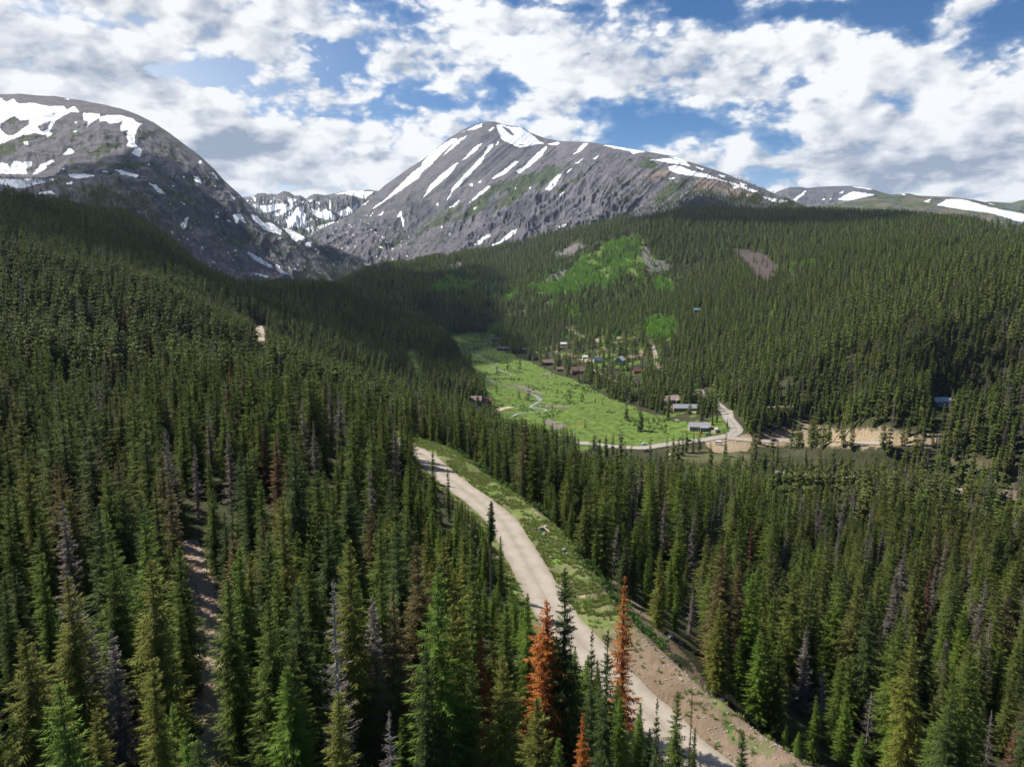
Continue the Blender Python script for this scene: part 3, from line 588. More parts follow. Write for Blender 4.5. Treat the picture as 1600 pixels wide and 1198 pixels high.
# cirque at the head of the valley
def disp3(x, y, px, py): return (ridged(px / 14, py / 22, 61, 6) - .5) * 130 + fbm(x / 120, y / 120, 62, 5) * 30
def mask3(x, y, z, px, py):
    sn = polymask(px, py, SNOW3, amp=1.3, freq=.3, seed=7, n=2); sp = (fbm(px / 3, py / 2, 79, 3) > .32) * .9 * (py > 312) * (py < 375) * (px < 500)
    gn = (py > 338) * (fbm(px / 18, py / 8, 25, 3) > -.1) * .8; cl = (py < 345) * .9
    return np.stack([np.clip(sn + sp, 0, 1), cl, gn], -1), np.zeros(px.shape + (3,))
loft('mountain_cirque', [
 [(330,400,4600),(700,400,4600)], [(330,375,5000),(420,372,5100),(480,366,5200),(560,355,5100),(700,340,5000)],
 [(330,345,5600),(420,340,5900),(480,338,5700),(560,336,5800),(700,330,5500)],
 [(330,312,6600),(385,307,6600),(395,306,6600),(402,303,6600),(412,302,6600),(420,304,6600),(432,303,6600),(440,299,6600),(446,298,6600),(453,301,6600),(460,305,6600),(470,306,6650),(478,310,6700),(484,306,6700),(492,303,6700),(503,303,6700),(512,305,6700),(522,303,6700),(534,299,6700),(548,298,6700),(580,297,6700),(600,300,6700),(700,310,6700)],
 [(330,360,8000),(700,360,8000)]], 520, [20, 40, 60, 10], M_far, disp3, mask3, -.45, -.10, 3, 'distant jagged cirque ridge holding snowfields between two mountains')
# far ridges on the right
def disp4(x, y, px, py): return (ridged(px / 40, py / 18, 66, 5) - .5) * 50 + fbm(x / 120, y / 120, 67, 4) * 15
def mask4(x, y, z, px, py):
    sn = polymask(px, py, SNOW4, amp=1, freq=.3, seed=17, n=2); gn = (px > 1360) * .6 * (fbm(px / 20, py / 5, 33, 3) > -.2)
    return np.stack([sn, px * 0, gn], -1), np.zeros(px.shape + (3,))
loft('mountain_right', [
 [(1100,380,4200),(1900,400,4200)], [(1100,345,5200),(1400,322,5200),(1900,340,5200)],
 [(1100,330,6400),(1170,318,6400),(1200,306,6400),(1218,298,6400),(1232,293,6400),(1250,292,6400),(1262,294,6400),(1270,293,6400),(1300,291,6400),(1330,291,6400),(1360,295,6400),(1390,304,6400),(1405,304,6400),(1420,302,6400),(1432,305,6400),(1480,312,6400),(1540,316,6400),(1545,315,6400),(1560,316,6400),(1580,317,6400),(1600,312,6400),(1650,305,6400),(1900,300,6400)],
 [(1100,380,8200),(1900,380,8200)]], 600, [30, 60, 10], M_far, disp4, mask4, .24, .92, 2, 'distant rounded mountain with snow strips beyond the right ridge')
def disp5(x, y, px, py): return fbm(x / 150, y / 150, 68, 5) * 10
def mask5(x, y, z, px, py):
    sn = polymask(px, py, SNOW5, amp=1, freq=.2, seed=27, n=2)
    return np.stack([sn, px * 0, (fbm(px / 12, py / 3, 34, 3) > -.3) * 1.0], -1), np.stack([px * 0, (fbm(px / 20, py / 4, 35, 3) > .1) * .35, px * 0], -1)
loft('mountain_tundra', [
 [(1150,390,2900),(1900,430,2900)], [(1150,350,3500),(1300,335,3500),(1900,380,3500)],
 [(1150,345,4300),(1280,326,4300),(1320,316,4300),(1360,309,4300),(1400,306,4300),(1440,306,4300),(1480,307.5,4300),(1520,312,4300),(1560,321,4300),(1600,332,4300),(1650,345,4300),(1900,380,4300)],
 [(1150,400,5300),(1900,430,5300)]], 500, [20, 60, 10], M_far, disp5, mask5, .28, .92, 2, 'smooth green tundra ridge with a long snowfield on the right skyline')

# ------------------------------------------------------------------ roads, track, water: sheets laid on the ground
def gravel_mat(name, lo, hi, rutting=True, dark=(.22, .175, .135)):
    m, k, b, o = material(name); g = k.new('ShaderNodeNewGeometry').outputs['Position']
    at = k.new('ShaderNodeVertexColor', layer_name='ma'); s1 = k.new('ShaderNodeSeparateColor'); k.l.new(at.outputs[0], s1.inputs[0])
    c_ = k.mix(k.ramp(k.noise(g, .35, 6, .6), .3, .7), lo, hi); c_ = k.mix(k.m('MULTIPLY', k.ramp(k.noise(g, 9.0, 4, .7), .45, .8), .5), c_, dark)
    # wheel tracks run lengthways: the sheet carries its own across (r) and along (g) coordinates
    w = k.m('ABSOLUTE', k.m('SUBTRACT', k.m('ABSOLUTE', k.m('SUBTRACT', k.m('MULTIPLY', s1.outputs[0], 2), 1)), .45))
    c_ = k.mix(k.m('MULTIPLY', k.ramp(w, .30, .04), .30), c_, tuple(min(1, v * 1.18) for v in hi))
    c_ = k.mix(k.m('MULTIPLY', k.ramp(k.m('ADD', w, k.m('MULTIPLY', k.noise(g, 1.3, 4, .6), .25)), .42, .62), .5), c_, dark)
    k.put(b.inputs['Base Color'], c_); b.inputs['Roughness'].default_value = .93
    bump(k, b, k.noise(g, 7.0, 5, .7), .4, .06)
    return m
M_gravel = gravel_mat('gravel', (.27, .235, .195), (.36, .315, .265)); M_dirt = gravel_mat('dirt', (.32, .26, .195), (.44, .365, .28)); M_asph = gravel_mat('worn_asphalt', (.25, .23, .205), (.35, .32, .285), dark=(.18, .165, .15))
def sheet(name, pts, hw, mat, lift, label, nx=10, ragged=.25, kind='structure', hv=None):
    tn = np.gradient(pts, axis=0); tn /= np.linalg.norm(tn, axis=1)[:, None] + 1e-9; nm = np.stack([-tn[:, 1], tn[:, 0]], 1)
    k = np.linspace(-1, 1, nx); al = np.arange(len(pts))
    rg = 1 + ragged * (fbm(al[:, None] * .35 + 0 * k, np.sign(k)[None] * 3.0 + 0 * al[:, None], int(abs(pts[0, 0]) * 7) % 97, 4)) * np.abs(k)[None] ** 4
    h = hw if hv is None else hv[:, None]
    XY = pts[:, None, :] + nm[:, None, :] * (k[None, :] * rg * h)[..., None]
    z = Hq(XY[..., 0], XY[..., 1]) + lift
    at = np.stack([np.broadcast_to((k + 1) / 2, z.shape), np.broadcast_to((al[:, None] % 100) / 100, z.shape), z * 0], -1).reshape(-1, 3)
    me = mesh_np(name, np.concatenate([XY, z[..., None]], -1).reshape(-1, 3), grid_faces(len(pts), nx), [mat], True, {'ma': at})
    return tag(obj(name, me), label, kind=kind)
for nm, pts, hw, lb, pxs in ROADS:
    mt = M_asph if nm in ('highway', 'lower_road') else (M_gravel if nm in ('gravel_road', 'side_road') else M_dirt)
    sheet(nm, pts, hw, mt, .13 if nm == 'gravel_road' else .38, lb, 14 if nm == 'gravel_road' else 8, .12)
sheet('forest_track', trp, .8, plain('stony_track', (.30, .21, .155), .95, .35, 2.5), .07, 'narrow stony track between the trees', 6, .5)
# the stream: wide shallow ribbons winding over the meadow
STREAM = [(640+a/5, 460+b/5) for a, b in [(270,372),(300,395),(345,420),(385,430),(400,450),(470,470),(535,478),(560,498),(600,520),(650,538),(685,548),(658,572),(700,594),(760,612),(795,630),(745,648),(660,648),(600,655),(640,676),(690,700),(750,716),(820,740),(890,748),(940,775),(985,795),(1020,830),(975,862),(950,885),(1040,895),(1060,915),(930,925),(850,935),(800,955)]]
sp = [hit(*q, dmin=300)[:2] for q in STREAM]; sp = dense(sp, 2.5)
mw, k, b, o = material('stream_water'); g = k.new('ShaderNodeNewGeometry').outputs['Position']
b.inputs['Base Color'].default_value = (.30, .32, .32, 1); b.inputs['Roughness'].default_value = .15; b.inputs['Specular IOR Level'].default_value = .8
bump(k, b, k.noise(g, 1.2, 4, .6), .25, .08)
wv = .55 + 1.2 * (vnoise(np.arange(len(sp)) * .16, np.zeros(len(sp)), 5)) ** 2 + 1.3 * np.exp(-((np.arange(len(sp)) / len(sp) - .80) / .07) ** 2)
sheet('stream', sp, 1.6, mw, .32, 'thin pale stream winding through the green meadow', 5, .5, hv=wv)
M_mud = plain('mud', (.16, .135, .11), .8, .35, .25)
for i, (q, lb) in enumerate([([(790,602),(812,603),(835,612),(850,618)], 'brown mud flat beside the upper stream bend'), ([(838,634),(860,636),(880,636),(893,638)], 'brown mud flat right of the wide stream pool'), ([(858,655),(862,664),(875,664)], 'bare grey pond bed in the meadow near the road'), ([(845,584),(855,585),(866,586)], 'bare gravel patch below the cabins'),([(864,672),(872,668),(880,662)], 'bare grey gravel strip beside the pond bed')]):
    pp = [hit(*w_, dmin=300)[:2] for w_ in q]; pp = dense(pp, 2.5); tt = np.linspace(0, 1, len(pp))
    sheet('mud', pp, 3, M_mud, .27, lb, 7, .6, hv=np.maximum(.3, 5.5 * np.sin(np.pi * tt)))

HOUSES = [(775,533,13,8,3,2.6,8,'LOGW','r_br','brown-roofed cabin at the far tip of the meadow'),(787,547,19,9,3,2.4,3,'DKW','r_dk','long low dark-roofed house at the far edge of the meadow'),(819,549,9,7,2.8,2.2,10,'LOGW','r_dk','small dark cabin right of the long low house'),(834,563,11,9,4,4.6,65,'DKW','r_dk','tall dark cabin with a steep roof by the meadow',False,True),(856,569,14,9,3,3,4,'LOGW','r_br','purplish brown-roofed cabin below the dirt lane'),
 (875,579,8,6,2.6,2,0,'LOGT','r_br','small brown shed beside the dirt lane'),(903,583,17,10,4,3.8,20,'LOGW','r_br','large brown lodge with a complex roof above the meadow',True,True),(934,566,11,8,3.4,3,5,'WHW','r_bl','white cabin with a blue roof in the trees'),(969,568,11,9,4.6,4,60,'GREYW','r_wh','light grey two-storey house with pale roof',False,True),(995,583,9,7,3,3,15,'LOGW','r_rd','red-roofed cabin above the brown-roofed one'),
 (994,603,12,8,3.2,3.4,50,'LOGW','r_br','brown-roofed cabin facing the meadow beneath the red-roofed one',False,True),(880,540,8,6,3,2,0,'WHW','r_wh','small white-roofed cabin high in the trees'),(914,560,6,5,2.6,1.6,0,'WHW','r_wh','small white shed left of the blue-roofed cabin'),(1049,628,14,9,3.2,3,28,'LOGT','r_tn','tan-roofed cabin behind the long grey house',True),(968,532,8,6,3,2.2,10,'LOGW','r_tn','small tan-roofed cabin near the upper lane'),
 (1070,641,20,8,3,2.6,-2,'LOGT','r_gr','long house with a pale grey roof in the trees'),(1092,670,15,8.5,2.8,2.4,-4,'GREYW','r_gr','grey house with a gabled grey roof beside the highway bend',True),(742,629,11,8,3,3,0,'LOGT','r_pk','tan and pink-roofed cabin among trees left of the meadow'),(760,630,8,6,3,2.2,10,'REDW','r_rd','small red cabin at the left edge of the meadow'),
 (1576,785,11,7,3,3,-18,'LOGT','r_pk','pink-roofed house between trees at the right edge'),(1497,778,8,6,3,2,-5,'LOGT','r_tn','house with a thin pale roof edge left of the pink-roofed one'),(1472,632,13,8,3,2,0,'WHW','r_wh','pale building hidden in the forest on the right slope'),(1089,487,9,7,3,2.4,0,'LOGW','r_te','teal-roofed cabin high on the wooded slope')]
# ------------------------------------------------------------------ trees
def needle_mat(name, cols, gain=1.0):
    """cols: low and high colour; each tree drifts between them by its own random number"""
    m, k, b, o = material(name); oi = k.new('ShaderNodeObjectInfo'); g = k.new('ShaderNodeNewGeometry').outputs['Position']
    at = k.new('ShaderNodeVertexColor', layer_name='ma'); s1 = k.new('ShaderNodeSeparateColor'); k.l.new(at.outputs[0], s1.inputs[0])
    tone = k.new('ShaderNodeAttribute', attribute_type='INSTANCER', attribute_name='tone').outputs['Fac']
    r1 = oi.outputs['Random']; r2 = k.m('FRACT', k.m('MULTIPLY', r1, 17.31)); r3 = k.m('FRACT', k.m('MULTIPLY', r1, 91.7))
    c_ = k.mix(r1, cols[0], cols[1]); c_ = k.mix(k.ramp(r2, .62, .95), c_, cols[2]); c_ = k.mix(k.ramp(r3, .70, .98), c_, cols[3])
    c_ = k.mix(tone, c_, cols[4])
    lo_ = k.new('ShaderNodeTexCoord').outputs['Object']; c_ = k.mix(k.m('MULTIPLY', k.ramp(k.noise(lo_, 1.1, 4, .6), .48, .68), .5), c_, cols[6])
    c_ = k.mix(1.0, c_, (gain, gain, gain), 'MULTIPLY')
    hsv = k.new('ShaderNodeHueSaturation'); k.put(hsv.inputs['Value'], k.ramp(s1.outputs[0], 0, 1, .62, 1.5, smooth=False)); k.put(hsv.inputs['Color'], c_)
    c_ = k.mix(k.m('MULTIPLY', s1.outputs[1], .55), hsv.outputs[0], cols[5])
    k.put(b.inputs['Base Color'], c_); b.inputs['Roughness'].default_value = .75; b.inputs['Specular IOR Level'].default_value = .15
    tr_ = k.new('ShaderNodeBsdfTranslucent'); k.put(tr_.inputs[0], c_); mx = k.new('ShaderNodeMixShader'); mx.inputs[0].default_value = .32
    k.l.new(b.outputs[0], mx.inputs[1]); k.l.new(tr_.outputs[0], mx.inputs[2]); k.l.new(mx.outputs[0], o.inputs[0])
    return m
#                        base a                base b               dark blue green       bright              brown/dead tone       tip growth
M_need = needle_mat('spruce_needles', [(.066, .112, .018), (.100, .132, .020), (.036, .070, .024), (.098, .160, .020), (.130, .100, .056), (.215, .215, .050), (.120, .122, .026)])
FIX = {'dark green': (.052, .082, .022), 'olive green': (.128, .140, .026), 'bright green': (.100, .165, .024), 'mid green': (.084, .120, .021), 'brownish green': (.115, .096, .038)}
def fixed(name, col, tip, alt=None): return needle_mat(name, [col, tuple(v * 1.15 for v in col), tuple(v * .85 for v in col), col, col, tip, alt or (col[0] * 1.25, col[1] * .95, col[2] * 1.2)])
M_fix = {n_: fixed(n_.replace(' ', '_') + '_needles', c_, tuple(min(.5, v * 1.75 + .015) for v in c_)) for n_, c_ in FIX.items()}
M_orange = fixed('orange_dead_needles', (.34, .118, .028), (.38, .16, .05), (.19, .085, .04)); M_rust = fixed('rusty_brown_needles', (.145, .070, .048), (.17, .10, .07), (.10, .075, .062)); M_greyn = fixed('grey_dead_twigs', (.175, .152, .138), (.25, .225, .21), (.13, .11, .095)); M_pale = fixed('pale_bare_twigs', (.30, .27, .25), (.4, .37, .35))
M_aspen = needle_mat('aspen_leaves', [(.19, .39, .035), (.23, .44, .04), (.14, .31, .035), (.28, .43, .055), (.13, .22, .05), (.25, .40, .07), (.13, .27, .04)])
M_willow = needle_mat('willow_leaves', [(.075, .15, .03), (.09, .18, .035), (.055, .11, .03), (.11, .15, .055), (.06, .10, .03), (.12, .17, .06), (.06, .10, .03)])
M_grass = needle_mat('grass_blades', [(.17, .27, .04), (.21, .29, .05), (.13, .21, .04), (.28, .28, .12), (.2, .22, .08), (.3, .32, .12), (.22, .26, .09)])
M_bark = plain('spruce_bark', (.12, .095, .08), .9, .4, 4); M_greybark = plain('grey_dead_bark', (.27, .25, .24), .85, .3, 4); M_paleb = plain('pale_aspen_bark', (.40, .40, .36), .8, .25, 3)

class Geo:
    def __init__(s): s.v = []; s.f = []; s.c = []; s.m = []
    def tri(s, a, b, c_, col, m=0):
        i = len(s.v); s.v += [a, b, c_]; s.c += [col] * 3; s.f.append((i, i+1, i+2)); s.m.append(m)
    def tube(s, p0, p1, r0, r1, col, m=0, n=5):
        p0 = np.array(p0); p1 = np.array(p1); d = p1 - p0; d = d / (np.linalg.norm(d) + 1e-9)
        a = np.cross(d, (0, 0, 1.0)) if abs(d[2]) < .9 else np.cross(d, (1.0, 0, 0)); a /= np.linalg.norm(a); b_ = np.cross(d, a)
        i = len(s.v)
        for j in range(n):
            t_ = 2 * math.pi * j / n; e = a * math.cos(t_) + b_ * math.sin(t_); s.v += [tuple(p0 + e * r0), tuple(p1 + e * r1)]; s.c += [col] * 2
        for j in range(n):
            k_ = (j + 1) % n; s.f += [(i + 2*j, i + 2*k_, i + 2*k_ + 1), (i + 2*j, i + 2*k_ + 1, i + 2*j + 1)]; s.m += [m, m]
    def mesh(s, name, mats):
        col = np.array(s.c, float); me_ = mesh_np(name, s.v, s.f, mats, False, {'ma': col}, s.m); return me_

def spruce(seed, H, Rm, lod, base=.06, sparse=1.0, power=.8, ragged=.25, lean_top=1.0):
    """crown and trunk of one spruce: whorls of drooping branches carrying flat sprays"""
    r = random.Random(seed); G = Geo(); Tk = Geo(); z0 = H * base
    segs = 7 if lod == 0 else 3
    bend = [(r.uniform(-.12, .12), r.uniform(-.12, .12)) for _ in range(3)]
    def axis(z): f = z / H; return (bend[0][0] * math.sin(f * 3) + bend[1][0] * f, bend[0][1] * math.sin(f * 2.4) + bend[1][1] * f)
    for i in range(segs):
        a, b_ = H * i / segs, H * (i + 1) / segs; ax, ay = axis(a); bx, by = axis(b_)
        Tk.tube((ax, ay, a - (.6 if i == 0 else 0)), (bx, by, b_), .20 * (H/15) * (1 - a / H) + .015, .20 * (H/15) * (1 - b_ / H) + .012, (.5, 0, 0), 0, 6 if lod == 0 else 4)
    nw = {0: int(H * 2.9), 1: int(H * 1.25), 2: 9}[lod]
    lobes = [(r.uniform(0, 6.28), r.uniform(.12, .3)) for _ in range(3)]
    for w in range(nw):
        f = (w + r.random() * .8) / nw; z = z0 + (H - z0) * f ** .93; t_ = (z - z0) / (H - z0)
        prof = (1 - t_) ** power * (1 - .35 * math.exp(-t_ / .07)) + .035
        nb = {0: 9 if t_ < .7 else 6, 1: 6 if t_ < .75 else 4, 2: 5}[lod]
        ph = r.uniform(0, 6.28); wl = r.uniform(1 - ragged, 1 + ragged * .6)
        for b_ in range(nb):
            if r.random() > sparse: continue
            a = ph + b_ * 2 * math.pi / nb + r.uniform(-.3, .3)
            lob = 1 + sum(k_ * .5 * math.sin(a * 1.0 + t_ * 9 + q) for q, k_ in lobes)
            L = Rm * prof * wl * lob * r.uniform(.72, 1.18); L = max(L, .10)
            el_ = 0.55 * max(0, t_ - .62) / .38 - .38 * (1 - t_) - .05 + r.uniform(-.12, .1); up = .22 * (1 - t_)
            ca, sa = math.cos(a), math.sin(a); zj = z + r.uniform(-.15, .15); ax, ay = axis(z)
            def pt(u, side=0.0, dz=0.0): return (ax + ca * L * u - sa * side, ay + sa * L * u + ca * side, zj + L * (el_ * u + up * u * u) + dz)
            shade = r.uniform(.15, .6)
            if lod == 0:
                wd = min(.62, .18 + .27 * L); st = 8 if L > .9 else (5 if L > .5 else 3)
                for s_ in range(st):
                    u0 = .08 + .86 * s_ / st; u1 = u0 + .86 / st * .62
                    ww = wd * (1 - .70 * u0) * r.uniform(.65, 1.3)
                    for sd__ in (-1, 1):
                        tip = pt(min(1.05, u0 + .17 + .12 * r.random()), sd__ * ww, -ww * r.uniform(.0, .6)); q = r.uniform(-.22, .30)
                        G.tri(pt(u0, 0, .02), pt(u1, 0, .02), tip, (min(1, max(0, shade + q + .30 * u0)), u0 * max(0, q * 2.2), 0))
                    if s_ % 2 == 0 or L < 1:
                        hl = ww * r.uniform(.6, 1.1)
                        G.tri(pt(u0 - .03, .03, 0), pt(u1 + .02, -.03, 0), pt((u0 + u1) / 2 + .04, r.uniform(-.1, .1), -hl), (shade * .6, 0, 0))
                G.tri(pt(.82, -.06), pt(.82, .06), pt(1.10, 0, .03), (min(1, shade + .4), .6, 0))
            elif lod == 1:
                ww = min(.75, .24 + .34 * L)
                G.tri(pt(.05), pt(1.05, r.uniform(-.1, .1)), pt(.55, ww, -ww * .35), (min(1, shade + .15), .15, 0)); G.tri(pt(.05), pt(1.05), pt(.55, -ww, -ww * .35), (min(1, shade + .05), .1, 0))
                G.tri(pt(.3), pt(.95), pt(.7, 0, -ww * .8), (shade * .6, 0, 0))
            else:
                ww = .38 + .40 * L
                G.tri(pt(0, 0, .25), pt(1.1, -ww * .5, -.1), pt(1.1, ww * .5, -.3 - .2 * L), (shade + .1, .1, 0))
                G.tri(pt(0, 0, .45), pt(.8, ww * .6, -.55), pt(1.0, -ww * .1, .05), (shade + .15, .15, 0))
    # leader
    ax, ay = axis(H)
    for q in range(3): G.tri((ax - .07, ay, H - .5), (ax + .07, ay + .03, H - .5), (ax, ay, H + .25), (.7, .6, 0))
    return G, Tk
def snag(seed, H, Rm, fine=True, brk=False):
    """bare dead spruce: trunk with thin crooked limbs and twigs"""
    r = random.Random(seed); G = Geo(); Tk = Geo()
    for i in range(6):
        a, b_ = H * i / 6, H * (i + 1) / 6; Tk.tube((0, 0, a - (.6 if i == 0 else 0)), (r.uniform(-.03, .03), 0, b_), .19 * (H/15) * (1 - a / H) + .03, .19 * (H/15) * (1 - b_ / H) + .025, (.5, 0, 0), 0, 6)
    nb = int(H * (11 if fine else 7))
    for b_ in range(nb):
        t_ = .12 + .88 * (b_ + r.random()) / nb; z = H * t_; L = Rm * ((1 - t_) ** .75 + .06) * r.uniform(.45, 1.15); a = r.uniform(0, 6.28)
        ca, sa = math.cos(a), math.sin(a); e = r.uniform(-.35, .02) + .3 * t_; p0 = np.array((0, 0, z)); mid = p0 + np.array((ca * L * .55, sa * L * .55, L * e * .6 - .05)); tip = p0 + np.array((ca * L, sa * L, L * e * .6 + L * .12))
        sh_ = (r.uniform(.2, .9), 0, 0); w_ = .032
        G.tube(p0, mid, w_, w_ * .7, sh_, 0, 3); G.tube(mid, tip, w_ * .7, .008, sh_, 0, 3)
        for q in range(7 if fine else 4):
            u = r.uniform(.3, 1); p = p0 + (tip - p0) * u; s_ = r.choice((-1, 1)); l = L * r.uniform(.12, .34); d = np.array((ca * .6 - sa * s_, sa * .6 + ca * s_, r.uniform(-.5, .3))) * l
            n_ = np.array((0, 0, .035)); G.tri(tuple(p - n_), tuple(p + n_), tuple(p + d), sh_)
    return G, Tk

NEAR = [(1, 15.0, 2.5, .04, 1.0, .66, .30), (2, 15.0, 2.0, .03, 1.0, .60, .28), (3, 15.0, 2.7, .05, .95, .72, .38), (4, 15.0, 1.85, .04, 1.0, .60, .2), (5, 15.0, 2.4, .08, .85, .72, .4), (6, 15.0, 1.6, .06, .8, .55, .35)]
SHAPE = ['broad', 'slim', 'broad ragged', 'narrow', 'ragged', 'spindly']
near_mesh = []
for sd_, H, Rm, ba, spa, pw, rg in NEAR:
    G, Tk = spruce(sd_ * 31, H, Rm, 0, ba, spa, pw, rg); near_mesh.append((G.mesh('crown', [M_need]), Tk.mesh('trunk', [M_bark])))
proto = bpy.data.collections.new('forest_kinds')      # source shapes for the forest mass; lives outside the scene
plist = []
def add_proto(nm, G, Tk, m1_, m2_):
    V = G.v + Tk.v; off = len(G.v); Fc = G.f + [tuple(i + off for i in f) for f in Tk.f]; me_ = mesh_np(nm, V, Fc, [m1_, m2_], False, {'ma': np.array(G.c + Tk.c, float)}, [0] * len(G.f) + [1] * len(Tk.f))
    o_ = bpy.data.objects.new(nm, me_); proto.objects.link(o_); plist.append(nm)
for lod, cnt in ((0, 6), (1, 6), (2, 5)):
    for i in range(cnt):
        sd_, H, Rm, ba, spa, pw, rg = NEAR[i]
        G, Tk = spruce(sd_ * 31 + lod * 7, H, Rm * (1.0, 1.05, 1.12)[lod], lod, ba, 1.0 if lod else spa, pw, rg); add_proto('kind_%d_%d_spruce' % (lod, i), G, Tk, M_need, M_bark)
for i in range(2):
    G, Tk = spruce(411 + i, 15, (1.6, 1.25)[i], 0, .08, .55, .7, .4); add_proto('kind_3_%d_snag' % i, G, Tk, M_greyn, M_greybark)

def gn_scatter(name, coll, pts, idx, rot, scl, tone, label, cat, group=None):
    me_ = bpy.data.meshes.new(name); me_.vertices.add(len(pts)); me_.vertices.foreach_set('co', np.asarray(pts, np.float32).ravel())
    for a, ty, v in (('kindex', 'INT', np.asarray(idx, np.int32)), ('rotz', 'FLOAT', np.asarray(rot, np.float32)), ('tone', 'FLOAT', np.asarray(tone, np.float32)), ('tilt', 'FLOAT', rng.normal(0, .028, len(pts)).astype(np.float32))):
        at = me_.attributes.new(a, ty, 'POINT'); at.data.foreach_set('value', v)
    at = me_.attributes.new('scl', 'FLOAT_VECTOR', 'POINT'); at.data.foreach_set('vector', np.asarray(scl, np.float32).ravel())
    o_ = obj(name, me_); tag(o_, label, cat, group, 'stuff')
    ng = bpy.data.node_groups.new(name, 'GeometryNodeTree'); ng.interface.new_socket('Geometry', in_out='INPUT', socket_type='NodeSocketGeometry'); ng.interface.new_socket('Geometry', in_out='OUTPUT', socket_type='NodeSocketGeometry')
    N = ng.nodes; L = ng.links; gi = N.new('NodeGroupInput'); go = N.new('NodeGroupOutput'); ci = N.new('GeometryNodeCollectionInfo'); ci.inputs[0].default_value = coll; ci.inputs['Separate Children'].default_value = True; ci.inputs['Reset Children'].default_value = True
    ip = N.new('GeometryNodeInstanceOnPoints'); ip.inputs['Pick Instance'].default_value = True
    def na(nm, ty): q = N.new('GeometryNodeInputNamedAttribute'); q.data_type = ty; q.inputs[0].default_value = nm; return q.outputs[0]
    L.new(gi.outputs[0], ip.inputs['Points']); L.new(ci.outputs[0], ip.inputs['Instance']); L.new(na('kindex', 'INT'), ip.inputs['Instance Index'])
    cx = N.new('ShaderNodeCombineXYZ'); L.new(na('rotz', 'FLOAT'), cx.inputs[2]); L.new(na('tilt', 'FLOAT'), cx.inputs[0]); L.new(cx.outputs[0], ip.inputs['Rotation']); L.new(na('scl', 'FLOAT_VECTOR'), ip.inputs['Scale'])
    L.new(ip.outputs[0], go.inputs[0]); md = o_.modifiers.new('scatter', 'NODES'); md.node_group = ng
    return o_

